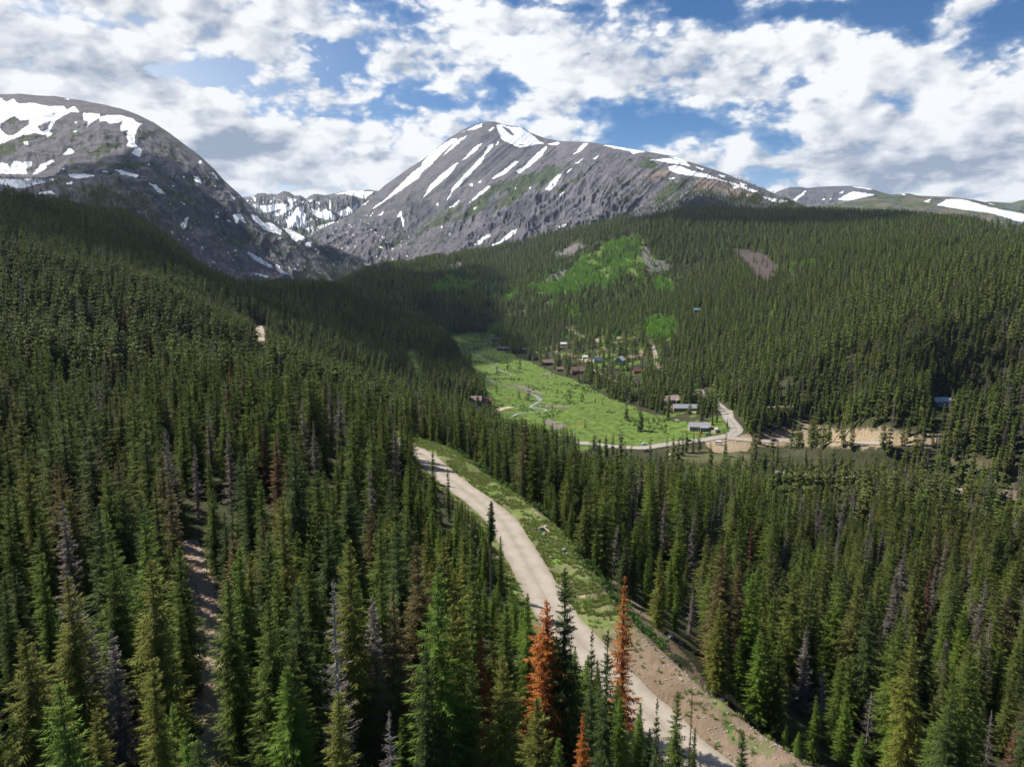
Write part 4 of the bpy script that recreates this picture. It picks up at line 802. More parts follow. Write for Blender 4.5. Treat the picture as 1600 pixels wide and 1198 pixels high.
# ---- hero trees, found by their tops in the photo
HERO = [
 (857, 938, 13.5, 'orange', 2.7, 'tall broad orange dead spruce left of the gravel road, largest of the orange ones'),
 (978, 903, 15.0, 'orange2', 1.5, 'narrow rusty orange dead spruce standing at the edge of the gravel road'),
 (912, 1110, 9.0, 'orange', 1.0, 'small bright orange dead spruce at the bottom edge, between the two tall orange ones'),
 (752, 985, 11.0, 'orange', 1.3, 'small orange dead spruce among green trees left of the tall orange one'),
 (430, 676, 15.0, 'rust', 1.9, 'rusty brown dead spruce, tallest of the brown pair on the left slope'),
 (411, 655, 14.0, 'rust', 1.3, 'narrow rusty brown dead spruce, left one of the brown pair'),
 (354, 664, 14.0, 'grust', 1.2, 'thin brown-grey dead spruce left of the rusty brown pair'),
 (192, 472, 17.0, 'rust', 1.8, 'tall reddish brown dead spruce high on the left slope'), (140, 468, 16.0, 'grust', 1.8, 'grey-brown dead spruce left of the reddish brown one high on the left slope'),
 (232, 512, 14.0, 'rust', 1.4, 'small reddish dead spruce right of the tall reddish brown one'), (358, 556, 12.0, 'orange2', .9, 'small faint orange dead spruce far up the left slope'),
 (1085, 793, 15.0, 'grust', 1.2, 'slim grey-brown dead spruce right of the gravel road near the stand edge'), (1127, 763, 15.0, 'grey', 1.3, 'tall grey dead spruce behind the slim grey-brown one'),
 (617, 925, 15.5, 'brown', 2.3, 'big brownish dying spruce, broadest of the brown ones near the bottom'), (583, 930, 14.0, 'grey', 1.6, 'grey dead spruce touching the big brownish dying spruce'),
 (520, 905, 17.0, 'snag', 1.9, 'tall bare grey snag with long crooked limbs'), (608, 1108, 9.5, 'pale', 1.3, 'pale bare dead spruce at the bottom edge'),
 (95, 785, 14.0, 'grey', 1.3, 'grey dead spruce near the left edge'), (140, 880, 14.0, 'grey', 1.2, 'slanting thin grey dead spruce left of the stony track'), (172, 985, 11.0, 'grey', 1.2, 'short grey dead spruce below the thin grey one'),
 (490, 656, 14.0, 'grey', 1.2, 'grey dead spruce right of the rusty brown pair'), (530, 612, 14.0, 'grey', 1.4, 'grey dead spruce, taller of two near the far end of the left slope'), (616, 652, 13.0, 'grey', 1.0, 'thin grey dead spruce just left of the gravel road bend'), (516, 604, 13.0, 'grey', 1.1, 'grey dead spruce beside a taller grey one'),
 (436, 556, 12.0, 'grust', 1.2, 'small brown-grey dead spruce far up the middle of the left slope'), (260, 616, 13.0, 'grey', 1.2, 'grey dead spruce in the middle of the left slope'), (324, 636, 13.0, 'grey', 1.1, 'grey dead spruce in the left slope, right of another grey one'),
 (1000, 728, 15.0, 'grust', 1.4, 'brownish grey dead spruce at the top of the right stand'), (990, 748, 14.0, 'grust', 1.3, 'brownish dead spruce touching its taller grey neighbour in the right stand'), (1040, 773, 13.0, 'grey', 1.1, 'small grey dead spruce in the upper right stand'),
 (1110, 778, 14.0, 'grust', 1.2, 'brown-grey dead spruce in the trio of dead trees right of the road'), (1175, 813, 14.0, 'rust', 1.1, 'narrow reddish dead spruce in the middle of the right stand'), (1285, 783, 14.0, 'grey', 1.3, 'grey dead spruce leaning among green trees on the right'),
 (1312, 813, 14.0, 'snag', 1.0, 'thin pale snag in the middle of the right stand'), (1415, 853, 16.0, 'grey', 1.9, 'broad grey dead spruce, the most conspicuous grey one on the right'), (1400, 885, 13.0, 'grey', 1.3, 'shorter grey dead spruce in front of the broad grey one'), (1455, 883, 16.0, 'rust', 1.4, 'tall reddish grey dead spruce right of the broad grey one'),
 (1480, 833, 14.0, 'grust', 1.2, 'brown-grey dead spruce behind the tall reddish grey one'), (1230, 823, 14.0, 'grust', 1.2, 'brown-grey dead spruce in the middle of the right stand'), (1520, 858, 14.0, 'grust', 1.3, 'brownish dead spruce near the right edge, halfway down'), (1380, 818, 14.0, 'grey', 1.1, 'grey dead spruce behind the broad grey one'),
 (1355, 1078, 9.5, 'snagp', 1.5, 'bare whitish snag low in the right stand', 1160), (1280, 1040, 10.0, 'snagp', 1.5, 'bare grey snag with tangled limbs left of the whitish one', 1125), (1550, 1108, 9.5, 'snag', 1.1, 'thin grey snag near the bottom right corner'), (1594, 1108, 10.0, 'rust', 1.2, 'reddish dead spruce at the right edge'), (1260, 978, 12.0, 'grust', 1.3, 'dark grey-brown dead spruce in the lower right stand'),
 (1082, 1078, 9.0, 'thin', .5, 'very thin reddish dead sapling beside the gravel road'),
 (886, 888, 16.5, 'dark green5', 1.0, 'tall ragged dark spruce between the two tall orange dead ones'), (925, 985, 13.0, 'dark green6', .62, 'spindly dark spruce in front of the gravel road'), (950, 985, 14.5, 'dark green6', .75, 'spindly spruce with bare top beside the rusty orange one'),
 (1060, 1078, 10.0, 'mid green3', .75, 'compact dark spruce beside the thin reddish sapling'), (1027, 1090, 11.5, 'dark green6', .5, 'very thin dark spruce against the pale gravel road'), (1087, 1135, 7.5, 'mid green2', .6, 'small spruce at the bottom edge against the gravel road'), (1163, 1140, 8.5, 'dark green5', .95, 'small dark spruce standing alone on the bare earth bank'),
 (767, 783, 13.0, 'lone', .8, 'lone thin spruce with a long bare trunk in front of the gravel road'), (781, 836, 8.0, 'mid green2', .75, 'small spruce right of the lone bare-trunked one'), (825, 925, 12.0, 'bright green2', .85, 'bright green spruce left of the tall orange dead one'),
 (230, 875, 16.5, 'olive green2', 1.15, 'tall sunlit olive spruce left of the stony track'), (175, 845, 15.0, 'mid green1', 1.05, 'broad dark spruce behind the tall sunlit olive one'), (100, 900, 15.0, 'olive green2', 1.05, 'olive spruce between the grey dead tree and the left edge'), (280, 932, 10.0, 'mid green4', .9, 'small pointed spruce beside the stony track'),
 (358, 905, 15.0, 'mid green2', 1.1, 'dark spruce just right of the stony track'), (35, 985, 14.0, 'olive green3', 1.2, 'big ragged olive spruce in the bottom left corner'), (240, 1025, 14.0, 'olive green4', 1.0, 'narrow olive spruce in front of the tall sunlit one'), (148, 1110, 9.5, 'olive green3', 1.0, 'short olive spruce at the bottom left edge'), (448, 1040, 11.0, 'bright green3', 1.3, 'light green spruce with open branches at the bottom edge'),
 (525, 1080, 12.0, 'olive green5', 1.3, 'ragged olive spruce below the tall bare snag'), (670, 1010, 14.0, 'dark green2', .9, 'slim dark spruce right of the big brownish one'), (735, 1020, 12.5, 'mid green4', .9, 'narrow green spruce left of the small orange one'), (785, 1025, 13.0, 'olive green3', 1.2, 'big olive spruce left of the tall orange dead one'),
 (1010, 870, 12.5, 'bright green2', .85, 'bright green spruce at the edge of the stand right of the verge', 948), (1055, 905, 12.0, 'bright green2', .8, 'slender bright spruce behind the grassy verge', 985), (1120, 935, 12.5, 'olive green1', 1.15, 'broad olive spruce beside the bare earth bank', 1080), (1180, 985, 12.5, 'bright green3', 1.1, 'bright green spruce overhanging the bare earth bank', 1118),
 (1208, 1005, 12.5, 'mid green1', 1.1, 'dark broad spruce right of the bright green one by the bank', 1140), (1315, 1080, 11.0, 'bright green1', 1.0, 'bright green pointed spruce in the lower right', 1190), (1268, 1085, 9.5, 'bright green4', 1.0, 'pointed light green spruce left of the bright one in the lower right', 1185), (1385, 1120, 8.0, 'bright green1', 1.0, 'low bright green spruce at the bottom right', 1225),
 (1445, 1135, 7.0, 'bright green4', 1.0, 'small light green spruce at the bottom right edge', 1230), (1226, 1128, 4.0, 'bright green2', 1.2, 'tiny light green spruce beside the earth bank', 1166), (1245, 1140, 4.5, 'bright green1', 1.2, 'small green spruce beside the tiny one at the earth bank', 1182), (1440, 980, 13.5, 'dark green3', 1.1, 'broad dark spruce in the middle of the lower right stand', 1125),
 (700, 730, 9.0, 'dark green5', .7, 'dark ragged spruce at the left edge of the gravel road, farther up'), (675, 705, 13.0, 'mid green2', .8, 'spruce beside the far end of the gravel road'),
]
heroes = []
def gdist(x, y):
    d, _, s = seg_dist(np.array([x]), np.array([y]), GPTS[::3]); return float(d[0]), float(s[0])
for px, py, h, kind, wd, lb, *foot in HERO:
    p = hit(px, py, h * .99, dmin=30)
    if foot:
        p = hit(px, foot[0], dmin=30); h_ = np.arange(2.5, 22, .1); t_ = project(p[0] + h_ * 0, p[1] + h_ * 0, p[2] + h_)[1]; h = float(h_[np.argmin(np.abs(t_ - py))])
    if p is None or p[1] > 600: continue
    x, y, z = p; d, s = gdist(x, y)
    if d < 3.4 and y < 180:                       # keep trunks off the carriageway
        # slide back towards the camera side along the line of sight, growing or shrinking with it
        for hh in np.arange(h, h * 1.5, .3):
            p2 = hit(px, py, hh, dmin=30)
            if p2 and gdist(p2[0], p2[1])[0] >= 3.4: x, y, z = p2; h = hh; break
    heroes.append(dict(px=px, py=py, h=h, kind=kind, w=wd, label=lb, x=x, y=y, z=float(Hq(x, y))))
def col_trees():
    out = []
    bands = [(26, 300, 3.6), (300, 700, 4.6), (700, 1300, 5.9), (1300, 3300, 8.2)]
    for y0, y1, sp_ in bands:
        xm = y1 * .80 + 30; nx = int(2 * xm / sp_); ny = int((y1 - y0) / sp_)
        gx, gy = np.meshgrid(np.arange(nx), np.arange(ny)); gx = gx.ravel() * sp_ - xm; gy = gy.ravel() * sp_ + y0
        gx = gx + rng.uniform(-.48, .48, gx.shape) * sp_; gy = gy + rng.uniform(-.48, .48, gy.shape) * sp_
        k_ = np.abs(gx) < gy * .80 + 25; k_ &= np.abs(gx) < gy * 1.14; out.append(np.stack([gx[k_], gy[k_], np.full(k_.sum(), sp_)], 1))
    return np.vstack(out)
TP = col_trees(); x, y = TP[:, 0], TP[:, 1]
zb = Hq(x, y); z1_ = mq(MT1, x, y); z2_ = mq(MT2, x, y); z = np.maximum(zb, np.maximum(z1_, z2_)); onm = np.maximum(z1_, z2_) > zb + 1.5
px, py, dep = project(x, y, z)
keep = np.ones(len(x), bool)
far = y > 380
wx = px + fbm(px / 16, py / 16, 101, 3) * 7 + fbm(px / 50, py / 40, 102, 2) * 8; wy = py + fbm(px / 16, py / 16, 105, 3) * 5 + fbm(px / 50, py / 40, 106, 2) * 6
def cut(polys, p=1.0, cond=far):
    global keep
    m = np.zeros(len(x), bool)
    for q in polys: m |= inpoly(wx, wy, q)
    keep &= ~(m & cond & (rng.random(len(x)) < p))
cut(MEADOW, .995); cut(ASPEN, .84); cut(ROCK, .93); cut(REDROCK, .97); cut(OPEN, .88); cut([LOT], .90)
cut([[(830,545),(880,570),(930,580),(1000,600),(1020,560),(1000,525),(930,520),(860,530)]], .68); cut([[(1040,640),(1100,650),(1140,650),(1125,680),(1060,672)]], .8)
cut([[(1460,700),(1600,735),(1600,760),(1520,745)],[(1490,740),(1600,760),(1600,800),(1550,790)]], .45, y > 250)
# treelines: trees give out on the mountains
def below(line):  # True where the point lies below the treeline polyline
    L = np.array(line, float); return py > np.interp(px, L[:, 0], L[:, 1]) + fbm(px / 14, py / 14, 111, 3) * 14
tl1 = below([(-900,305),(0,308),(60,310),(130,300),(170,300),(215,300),(260,352),(300,405),(345,428),(400,436),(455,440),(475,425),(500,420),(560,412),(640,410),(700,402),(760,388),(800,380),(850,362),(900,352),(960,340),(1000,325),(1060,310),(1100,300),(1150,302),(1200,315),(1240,320),(1300,315),(2400,315)])
keep &= tl1
keep &= ~(onm & (z1_ > z2_) & (px > 250) & (px < 455) & (py < 440) & (rng.random(len(x)) < .5))
extra_sparse = onm & (rng.random(len(x)) < .12) & ((px < 300) & (py > 280) | (px > 950) & (px < 1240) & (py > 278) | (px > 300) & (px < 640) & (py > 372))
keep |= extra_sparse & (py > 276)
for nm, pts, hw, lb, pxs in ROADS:
    d, _, s = seg_dist(x, y, pts[::2])
    if nm == 'gravel_road':
        keep &= ~((d < 9.3) & (s > 0) & (y < 200)) & ~((d < 3.6) & (s <= 0))
        keep &= ~((s > 0) & (d < 12.5) & (y < 84))
    else: keep &= d > hw + 2.5
d, _, _ = seg_dist(x, y, trp[::2]); keep &= ~((d < 1.9) & (y < 140))
keep &= ~((y < 34) & (np.abs(x) < 20))
keep &= ~((fbm(x / 16, y / 16, 220, 3) > .44) & (y > 110))      # small natural gaps
x, y, z, px, py, dep, sp_, onm = [a[keep] for a in (x, y, z, px, py, dep, TP[:, 2], onm)]
hh = rng.normal(14.0, 2.4, len(x)) + 1.6 * sstep(100, 160, y) + fbm(x / 40, y / 40, 201, 3) * 4.5; small = rng.random(len(x)) < .19; hh = np.where(small, hh * rng.uniform(.45, .75, len(x)), hh)
hh = np.clip(hh, 4, 19.5); hh = np.where(onm, hh * .62, hh)
# young spruces crowding the left roadside
ex = []
for _ in range(330):
    i = random.randrange(14, len(GPTS) - 14); tn = GPTS[i+1] - GPTS[i]; nrm = np.array([-tn[1], tn[0]]) / np.linalg.norm(tn); q = GPTS[i] - nrm * random.uniform(3.8, 15)
    if q[1] > 58: ex.append(q)
ex = np.array(ex); ez = Hq(ex[:, 0], ex[:, 1]); e1, e2, e3 = project(ex[:, 0], ex[:, 1], ez); m_ = len(ex)
x = np.concatenate([x, ex[:, 0]]); y = np.concatenate([y, ex[:, 1]]); z = np.concatenate([z, ez]); px = np.concatenate([px, e1]); py = np.concatenate([py, e2]); dep = np.concatenate([dep, e3]); onm = np.concatenate([onm, np.zeros(m_, bool)]); hh = np.concatenate([hh, rng.uniform(2.2, 6.5, m_)])
edge, _, es = seg_dist(x, y, GPTS[::3]); hh = np.where((edge < 14) & (y < 240) & (hh > 7), hh * .80, hh)
# keep lines of sight open where the photo shows road, verge, water and houses between the trees
C1 = [(600,690),(638,700),(652,716),(667,735),(683,753),(708,771),(733,789),(758,818),(778,849),(789,878),(797,905),(812,935),(850,968),(905,1003),(978,1062),(1112,1198),(1270,1198),(1215,1160),(1166,1120),(1134,1088),(1085,1042),(1065,997),(1020,958),(968,929),(916,884),(889,858),(859,832),(825,808),(794,790),(758,770),(717,738),(668,706)]
C2 = [(296,858),(318,868),(332,930),(345,1010),(350,1060),(352,1120),(375,1198),(325,1198),(318,1110),(322,1050),(310,980),(303,920)]
ok = np.ones(len(x), bool); lefts = (edge > 0) & (es <= 0)
def hides(h_):
    b_ = np.zeros(len(x), bool)
    for f in np.linspace(.15, 1.02, 9):
        qx, qy, _ = project(x, y, z + h_ * f); b_ |= inpoly(qx, qy, C1) & (y < 200)
        if f > .4: b_ |= inpoly(qx, qy, C2) & (y < 90)
    return b_
for f in (.78, .6, .45, .33):
    b_ = hides(hh); hh = np.where(b_, hh * (f if f == .78 else f / {.6: .78, .45: .6, .33: .45}[f]), hh)
ok &= ~hides(hh)
tx, ty, _ = project(x, y, z + hh)
CL = [(640,548),(665,548),(668,600),(650,602)], [(700,528),(800,528),(860,575),(1000,636),(1150,652),(1150,676),(1300,680),(1420,686),(1420,694),(1180,698),(1120,716),(1060,712),(930,708),(898,700),(880,668),(862,672),(850,652),(790,655),(770,668),(755,664),(772,640),(745,600),(715,560)], [(1207,736),(1362,740),(1362,752),(1207,750)], [(398,508),(416,510),(416,530),(402,534)], [(-20,378),(12,380),(14,394),(-20,392)]
rnd_ = rng.random(len(x)) < .08
for i_, q in enumerate(CL):
    lim = 555 if i_ == len(CL) - 2 else (380 if i_ == len(CL) - 1 else np.where(px < 900, 395, 500))
    for f in ((.55, .8, 1.0) if i_ in (1, 3, 4) else ((.88, 1.0) if i_ == 2 else (1.0,))):
        qx, qy, _ = project(x, y, z + hh * f); ok &= ~((y < lim) & (y > 150) & inpoly(qx, qy, q) & ((qy > 640) | (f == 1.0) | (i_ > 1))) | (rnd_ & (i_ < 2))

for h_ in HOUSES:
    p = hit(h_[0], h_[1], dmin=250); w_ = h_[2] * .5 / p[1] * F + 1; t_ = (h_[4] + h_[5]) / p[1] * F
    ok &= ~(np.hypot(x - p[0], y - p[1]) < h_[2] * .62) & ~((y < p[1]) & (y > p[1] - 140) & (np.abs(tx - h_[0]) < w_) & (ty < h_[1] - t_ * .35) & (py > h_[1] - t_) & (rng.random(len(x)) < .88))
for hr in heroes:
    tp = project(np.array([hr['x']]), np.array([hr['y']]), np.array([hr['z'] + hr['h']])); bp = project(np.array([hr['x']]), np.array([hr['y']]), np.array([hr['z']]))
    hp = bp[1][0] - tp[1][0]; ok &= ~((y < hr['y']) & (np.abs(tx - tp[0][0]) < 1.5 * F / np.maximum(dep, 30) * 1.0 + 3) & (ty < tp[1][0] + .55 * hp) & (py > tp[1][0] + .2 * hp))
    ok &= np.hypot(x - hr['x'], y - hr['y']) > 1.7
x, y, z, px, py, dep, hh, tx, ty, onm = [a[ok] for a in (x, y, z, px, py, dep, hh, tx, ty, onm)]
rr = np.hypot(x, y)
infr = (tx > 8) & (tx < 1592) & (ty < 1175) & (ty > 0)
order = np.argsort(np.where(infr, rr, 1e9)); NIND = 255
indiv = order[:NIND]; mask_i = np.zeros(len(x), bool); mask_i[indiv] = True

def make_tree(name, label, cat, group, x_, y_, z_, h, crown_me, trunk_me, mat, bark, w, rz, H0=15.0, lean=(0, 0)):
    rt = bpy.data.objects.new(name, None); COL.objects.link(rt); rt.empty_display_size = .5; tag(rt, label, cat, group)
    rt.location = (x_, y_, z_ - .15); rt.rotation_euler = (lean[0], lean[1], rz); rt.scale = (h / H0 * w, h / H0 * w, h / H0)
    for nm_, me_, mm in (('crown', crown_me, mat), ('trunk', trunk_me, bark)):
        o_ = obj(nm_, me_, rt)
        if mm is not None: o_.material_slots[0].link = 'OBJECT'; o_.material_slots[0].material = mm
    return rt
def mesh_pair(G, Tk): return G.mesh('crown', [M_need]), Tk.mesh('trunk', [M_bark])
dead_mesh = [mesh_pair(*spruce(401, 15, 1.9, 0, .05, .88, .80, .42)), mesh_pair(*spruce(402, 15, 1.4, 0, .06, .68, .66, .45))]
snag_mesh = [mesh_pair(*snag(501, 15, 1.75)), mesh_pair(*snag(502, 15, 1.4)), mesh_pair(*snag(503, 15, 2.0))]
lone_mesh = mesh_pair(*spruce(601, 15, .95, 0, .62, .85, .45, .3)); thin_mesh = mesh_pair(*snag(504, 15, .9))
for i, hr in enumerate(heroes):
    kd = hr['kind']; w = 1.0; bark = M_bark; nm = 'dead_spruce'; cat = 'dead tree'; grp = 'dead spruces among the living ones'; wd = hr['w']; hs = hr['h'] / 15
    lean = (0, 0)
    if kd in ('orange', 'orange2', 'rust', 'grust', 'brown'):
        mt = {'orange': M_orange, 'orange2': M_orange, 'rust': M_rust, 'grust': M_rust, 'brown': M_fix['brownish green']}[kd]; k_ = 1 if kd in ('orange2', 'grust') else 0
        if kd == 'grust': mt = M_greyn; k_ = 1
        pr = dead_mesh[k_]; w = wd / hs / (1.7, 1.3)[k_]
    elif kd in ('grey', 'snag', 'snagp', 'pale'):
        k_ = i % 3; pr = snag_mesh[k_]; w = wd / hs / (1.75, 1.4, 2.0)[k_]; mt = M_pale if kd in ('pale', 'snagp', 'snag') else M_greyn; bark = M_greybark
        if kd == 'grey': pr = dead_mesh[i % 2]; w = wd * 1.15 / hs / (1.7, 1.3)[i % 2]
        if 'slanting' in hr['label']: lean = (0, R(6))
    elif kd == 'thin': pr = thin_mesh; w = .6; mt = M_rust; bark = M_rust
    elif kd == 'lone': pr = lone_mesh; w = 1.0; mt = M_fix['dark green']; nm = 'spruce'; cat = 'spruce tree'; grp = 'living spruces of the near forest'
    else:
        k_ = int(kd[-1]) - 1; pr = near_mesh[k_]; mt = M_fix[kd[:-1]]; w = wd; nm = 'spruce'; cat = 'spruce tree'; grp = 'living spruces of the near forest'
    make_tree(nm, hr['label'], cat, grp, hr['x'], hr['y'], hr['z'], hr['h'], *pr, mt, bark, max(.35, w), random.uniform(0, 6.28), lean=lean)
# ---- individual spruces of the near forest, each described from the landmark beside it
LAND = [(857,938,'the tall broad orange dead spruce'),(978,903,'the narrow rusty orange spruce'),(752,985,'the small orange spruce'),(430,676,'the rusty brown pair'),(617,925,'the big brownish dying spruce'),(520,905,'the tall bare grey snag'),(608,1108,'the pale bare dead spruce'),
 (95,785,'the grey dead spruce near the left edge'),(310,870,'the top of the stony track'),(335,1110,'the stony track at the bottom edge'),(767,783,'the lone bare-trunked spruce'),(230,875,'the tall sunlit olive spruce'),(448,1040,'the light green open-branched spruce'),(35,985,'the ragged olive spruce in the bottom left corner'),
 (1010,870,'the bright spruce at the verge'),(1120,940,'the broad olive spruce by the earth bank'),(1180,985,'the bright spruce overhanging the bank'),(1315,1080,'the bright pointed spruce, lower right'),(1355,1078,'the bare whitish snag'),(1415,853,'the broad grey dead spruce'),(1455,883,'the tall reddish grey dead spruce'),(1550,1108,'the thin grey snag, bottom right'),
 (1440,980,'the broad dark spruce of the right stand'),(1260,978,'the dark grey-brown dead spruce'),(1385,1120,'the low bright green spruce, bottom right'),(670,1010,'the slim dark spruce'),(175,985,'the short grey dead spruce'),(358,905,'the dark spruce right of the track'),(1594,1108,'the reddish dead spruce at the right edge'),(785,1025,'the big olive spruce left of the orange one'),(490,656,'the grey dead spruce right of the rusty pair'),(886,888,'the ragged dark spruce between the orange ones')]
ORD = ['first', 'second', 'third', 'fourth', 'fifth', 'sixth', 'seventh', 'eighth', 'ninth', 'tenth', 'eleventh', 'twelfth', 'thirteenth', 'fourteenth', 'fifteenth', 'sixteenth', 'seventeenth', 'eighteenth', 'nineteenth', 'twentieth', 'farthest']
slot = {}; infos = []
for j in indiv:
    cx_, cy_ = tx[j], ty[j] + 25
    q = min(range(len(LAND)), key=lambda a: math.hypot(LAND[a][0] - cx_, LAND[a][1] - ty[j])); dx, dy = cx_ - LAND[q][0], ty[j] - LAND[q][1]
    dr = ('to the left of' if dx < 0 else 'to the right of') if abs(dx) > abs(dy) else ('up behind' if dy < 0 else 'in front of')
    infos.append((j, q, dr, math.hypot(dx, dy)))
infos.sort(key=lambda a: a[3])
DR = {'to the left of': 'left of', 'to the right of': 'right of', 'up behind': 'behind', 'in front of': 'before'}
CK = ['dark green', 'mid green', 'olive green', 'bright green', 'mid green', 'olive green', 'brownish green', 'mid green', 'dark green']
for j, q, dr, _ in infos:
    n_ = slot.get((q, dr), 0); slot[(q, dr)] = n_ + 1
    k_ = random.choice([0, 0, 1, 1, 2, 3, 4, 5, 3]); ck = random.choice(CK)
    if hh[j] < 9 and random.random() < .7: ck = 'bright green'
    size = 'tall' if hh[j] > 14.5 else ('small' if hh[j] < 9 else '')
    lb = ' '.join(w_ for w_ in [size, SHAPE[k_], ck, 'spruce,', ORD[min(n_, 20)], DR[dr], LAND[q][2]] if w_)
    if len(lb.split()) > 16: lb = lb.replace(SHAPE[k_] + ' ', '', 1)
    if len(lb.split()) > 16: lb = lb.replace(size + ' ', '', 1)
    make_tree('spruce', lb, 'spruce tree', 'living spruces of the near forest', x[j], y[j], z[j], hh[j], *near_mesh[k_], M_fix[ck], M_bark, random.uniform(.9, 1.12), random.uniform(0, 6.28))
# ---- the rest of the forest as one mass
r_ = ~mask_i; x, y, z, hh, px, py, rr = [a[r_] for a in (x, y, z, hh, px, py, rr)]
n_ = len(x); u = rng.random(n_); idx = np.where(rr < 230, rng.integers(0, 6, n_), np.where(rr < 650, 6 + rng.integers(0, 6, n_), 12 + rng.integers(0, 5, n_)))
dn = fbm(x / 35, y / 35, 301, 3); deadp = .025 + .05 * sstep(0, .4, dn) + .09 * ((px > 1230) & (y < 380)) + .03 * (px > 1230)
dead = (rng.random(n_) < deadp) & (rr < 1100); idx = np.where(dead, 17 + rng.integers(0, 2, n_), idx)
tone = np.clip(rng.normal(.05, .12, n_) + .22 * fbm(x / 90, y / 90, 305, 3) + .14 * ((px > 1230) & (y < 420)), 0, .85); tone = np.where(rng.random(n_) < .03, .8, tone)
k1 = hh / 15; wsc = rng.uniform(.85, 1.2, n_) * np.where(rr > 650, 1.12, 1.0) * np.where(rr > 1300, 1.35, 1.0)
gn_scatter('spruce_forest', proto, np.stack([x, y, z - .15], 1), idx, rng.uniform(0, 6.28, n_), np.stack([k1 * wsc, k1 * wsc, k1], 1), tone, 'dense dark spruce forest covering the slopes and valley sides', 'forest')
print('forest', n_)

# ------------------------------------------------------------------ aspens, willows, grass, stones
def leafball(seed, Rx, H, n, size, trunk=True, z0=.25):
    r = random.Random(seed); G = Geo(); Tk = Geo()
    cl = [(r.gauss(0, Rx * .42), r.gauss(0, Rx * .42), H * r.uniform(z0, .92), Rx * r.uniform(.3, .55)) for _ in range(11)]
    for i in range(n):
        c0 = cl[i % 11]; d = np.array([r.gauss(0, 1) for _ in range(3)]); d /= np.linalg.norm(d); p = np.array(c0[:3]) + d * c0[3] * r.uniform(.55, 1.05)
        a = np.array([r.gauss(0, 1) for _ in range(3)]); a /= np.linalg.norm(a); b_ = np.cross(a, d); b_ /= np.linalg.norm(b_) + 1e-6; s_ = size * r.uniform(.6, 1.3)
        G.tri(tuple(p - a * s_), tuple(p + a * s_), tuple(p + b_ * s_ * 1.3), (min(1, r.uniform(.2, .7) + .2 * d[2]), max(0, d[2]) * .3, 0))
    if trunk:
        for _ in range(2): q = (r.uniform(-.4, .4), r.uniform(-.4, .4)); Tk.tube((q[0] * .3, q[1] * .3, -.4), (q[0], q[1], H * .8), .13, .03, (.5, 0, 0), 0, 5)
    return G, Tk
def proto_coll(nm, items):
    cc_ = bpy.data.collections.new(nm)
    for i, (G, Tk, a, b_) in enumerate(items):
        V = G.v + Tk.v; off = len(G.v); Fc = G.f + [tuple(q + off for q in f) for f in Tk.f]
        me_ = mesh_np(nm, V, Fc, [a, b_], False, {'ma': np.array(G.c + Tk.c, float)}, [0] * len(G.f) + [1] * len(Tk.f)); o_ = bpy.data.objects.new('%s_%d' % (nm, i), me_); cc_.objects.link(o_)
    return cc_
asp_items = [leafball(700 + i, 2.2, 9.5, 330, .42) for i in range(4)]; acoll = proto_coll('aspen_kind', [(G, Tk, M_aspen, M_paleb) for G, Tk in asp_items])
def scatter_px(polys, step, amp=4, p=1.0, y0=380, y1=3000):
    out = []
    for q in polys:
        q = np.array(q); a0, b0 = q.min(0); a1, b1 = q.max(0)
        c4 = [hit(*c_, dmin=300) for c_ in ((a0, b0), (a1, b0), (a0, b1), (a1, b1), ((a0+a1)/2, (b0+b1)/2))]; c4 = [c_ for c_ in c4 if c_]
        if len(c4) < 2: continue
        xs = [c_[0] for c_ in c4]; ys = [c_[1] for c_ in c4]; X_, Y_ = np.meshgrid(np.arange(min(xs), max(xs), step), np.arange(max(y0, min(ys)), min(y1, max(ys)) + step, step))
        X_ = X_.ravel() + rng.uniform(-.5, .5, X_.size) * step; Y_ = Y_.ravel() + rng.uniform(-.5, .5, Y_.size) * step; Z_ = Hq(X_, Y_); a, b_, _ = project(X_, Y_, Z_)
        m = inpoly(a + fbm(a / 10, b_ / 10, 5, 2) * amp, b_ + fbm(a / 10, b_ / 10, 6, 2) * amp, q) & (rng.random(X_.size) < p) & (Y_ > y0); out.append(np.stack([X_[m], Y_[m], Z_[m]], 1))
    return np.vstack(out)
ap = np.vstack([scatter_px(ASPEN, 4.6, 9, .9), scatter_px([[(655,400),(760,395),(900,380),(960,360),(1010,370),(1060,430),(1060,540),(960,540),(860,480),(760,470),(660,470)]], 6.0, 8, .34), scatter_px([[(860,520),(1020,520),(1130,640),(1040,640),(940,600)]], 6, 5, .06), scatter_px([[(1240,340),(1420,330),(1440,380),(1280,450),(1230,430)]], 7, 8, .05)]); ap = ap[(fbm(ap[:, 0] / 22, ap[:, 1] / 22, 431, 3) > -.30)]; k_ = np.hypot(ap[:, 0], ap[:, 1]) > 0
sc_ = rng.uniform(.55, 1.05, len(ap)); gn_scatter('aspen_grove', acoll, ap, rng.integers(0, 4, len(ap)), rng.uniform(0, 6.28, len(ap)), np.stack([sc_ * 1.1, sc_ * 1.1, sc_], 1), np.clip(rng.normal(.1, .2, len(ap)), 0, .7), 'bright green aspen groves on the hillside above the village', 'aspen grove')
am = [(G.mesh('crown', [M_aspen]), Tk.mesh('trunk', [M_paleb])) for G, Tk in asp_items]
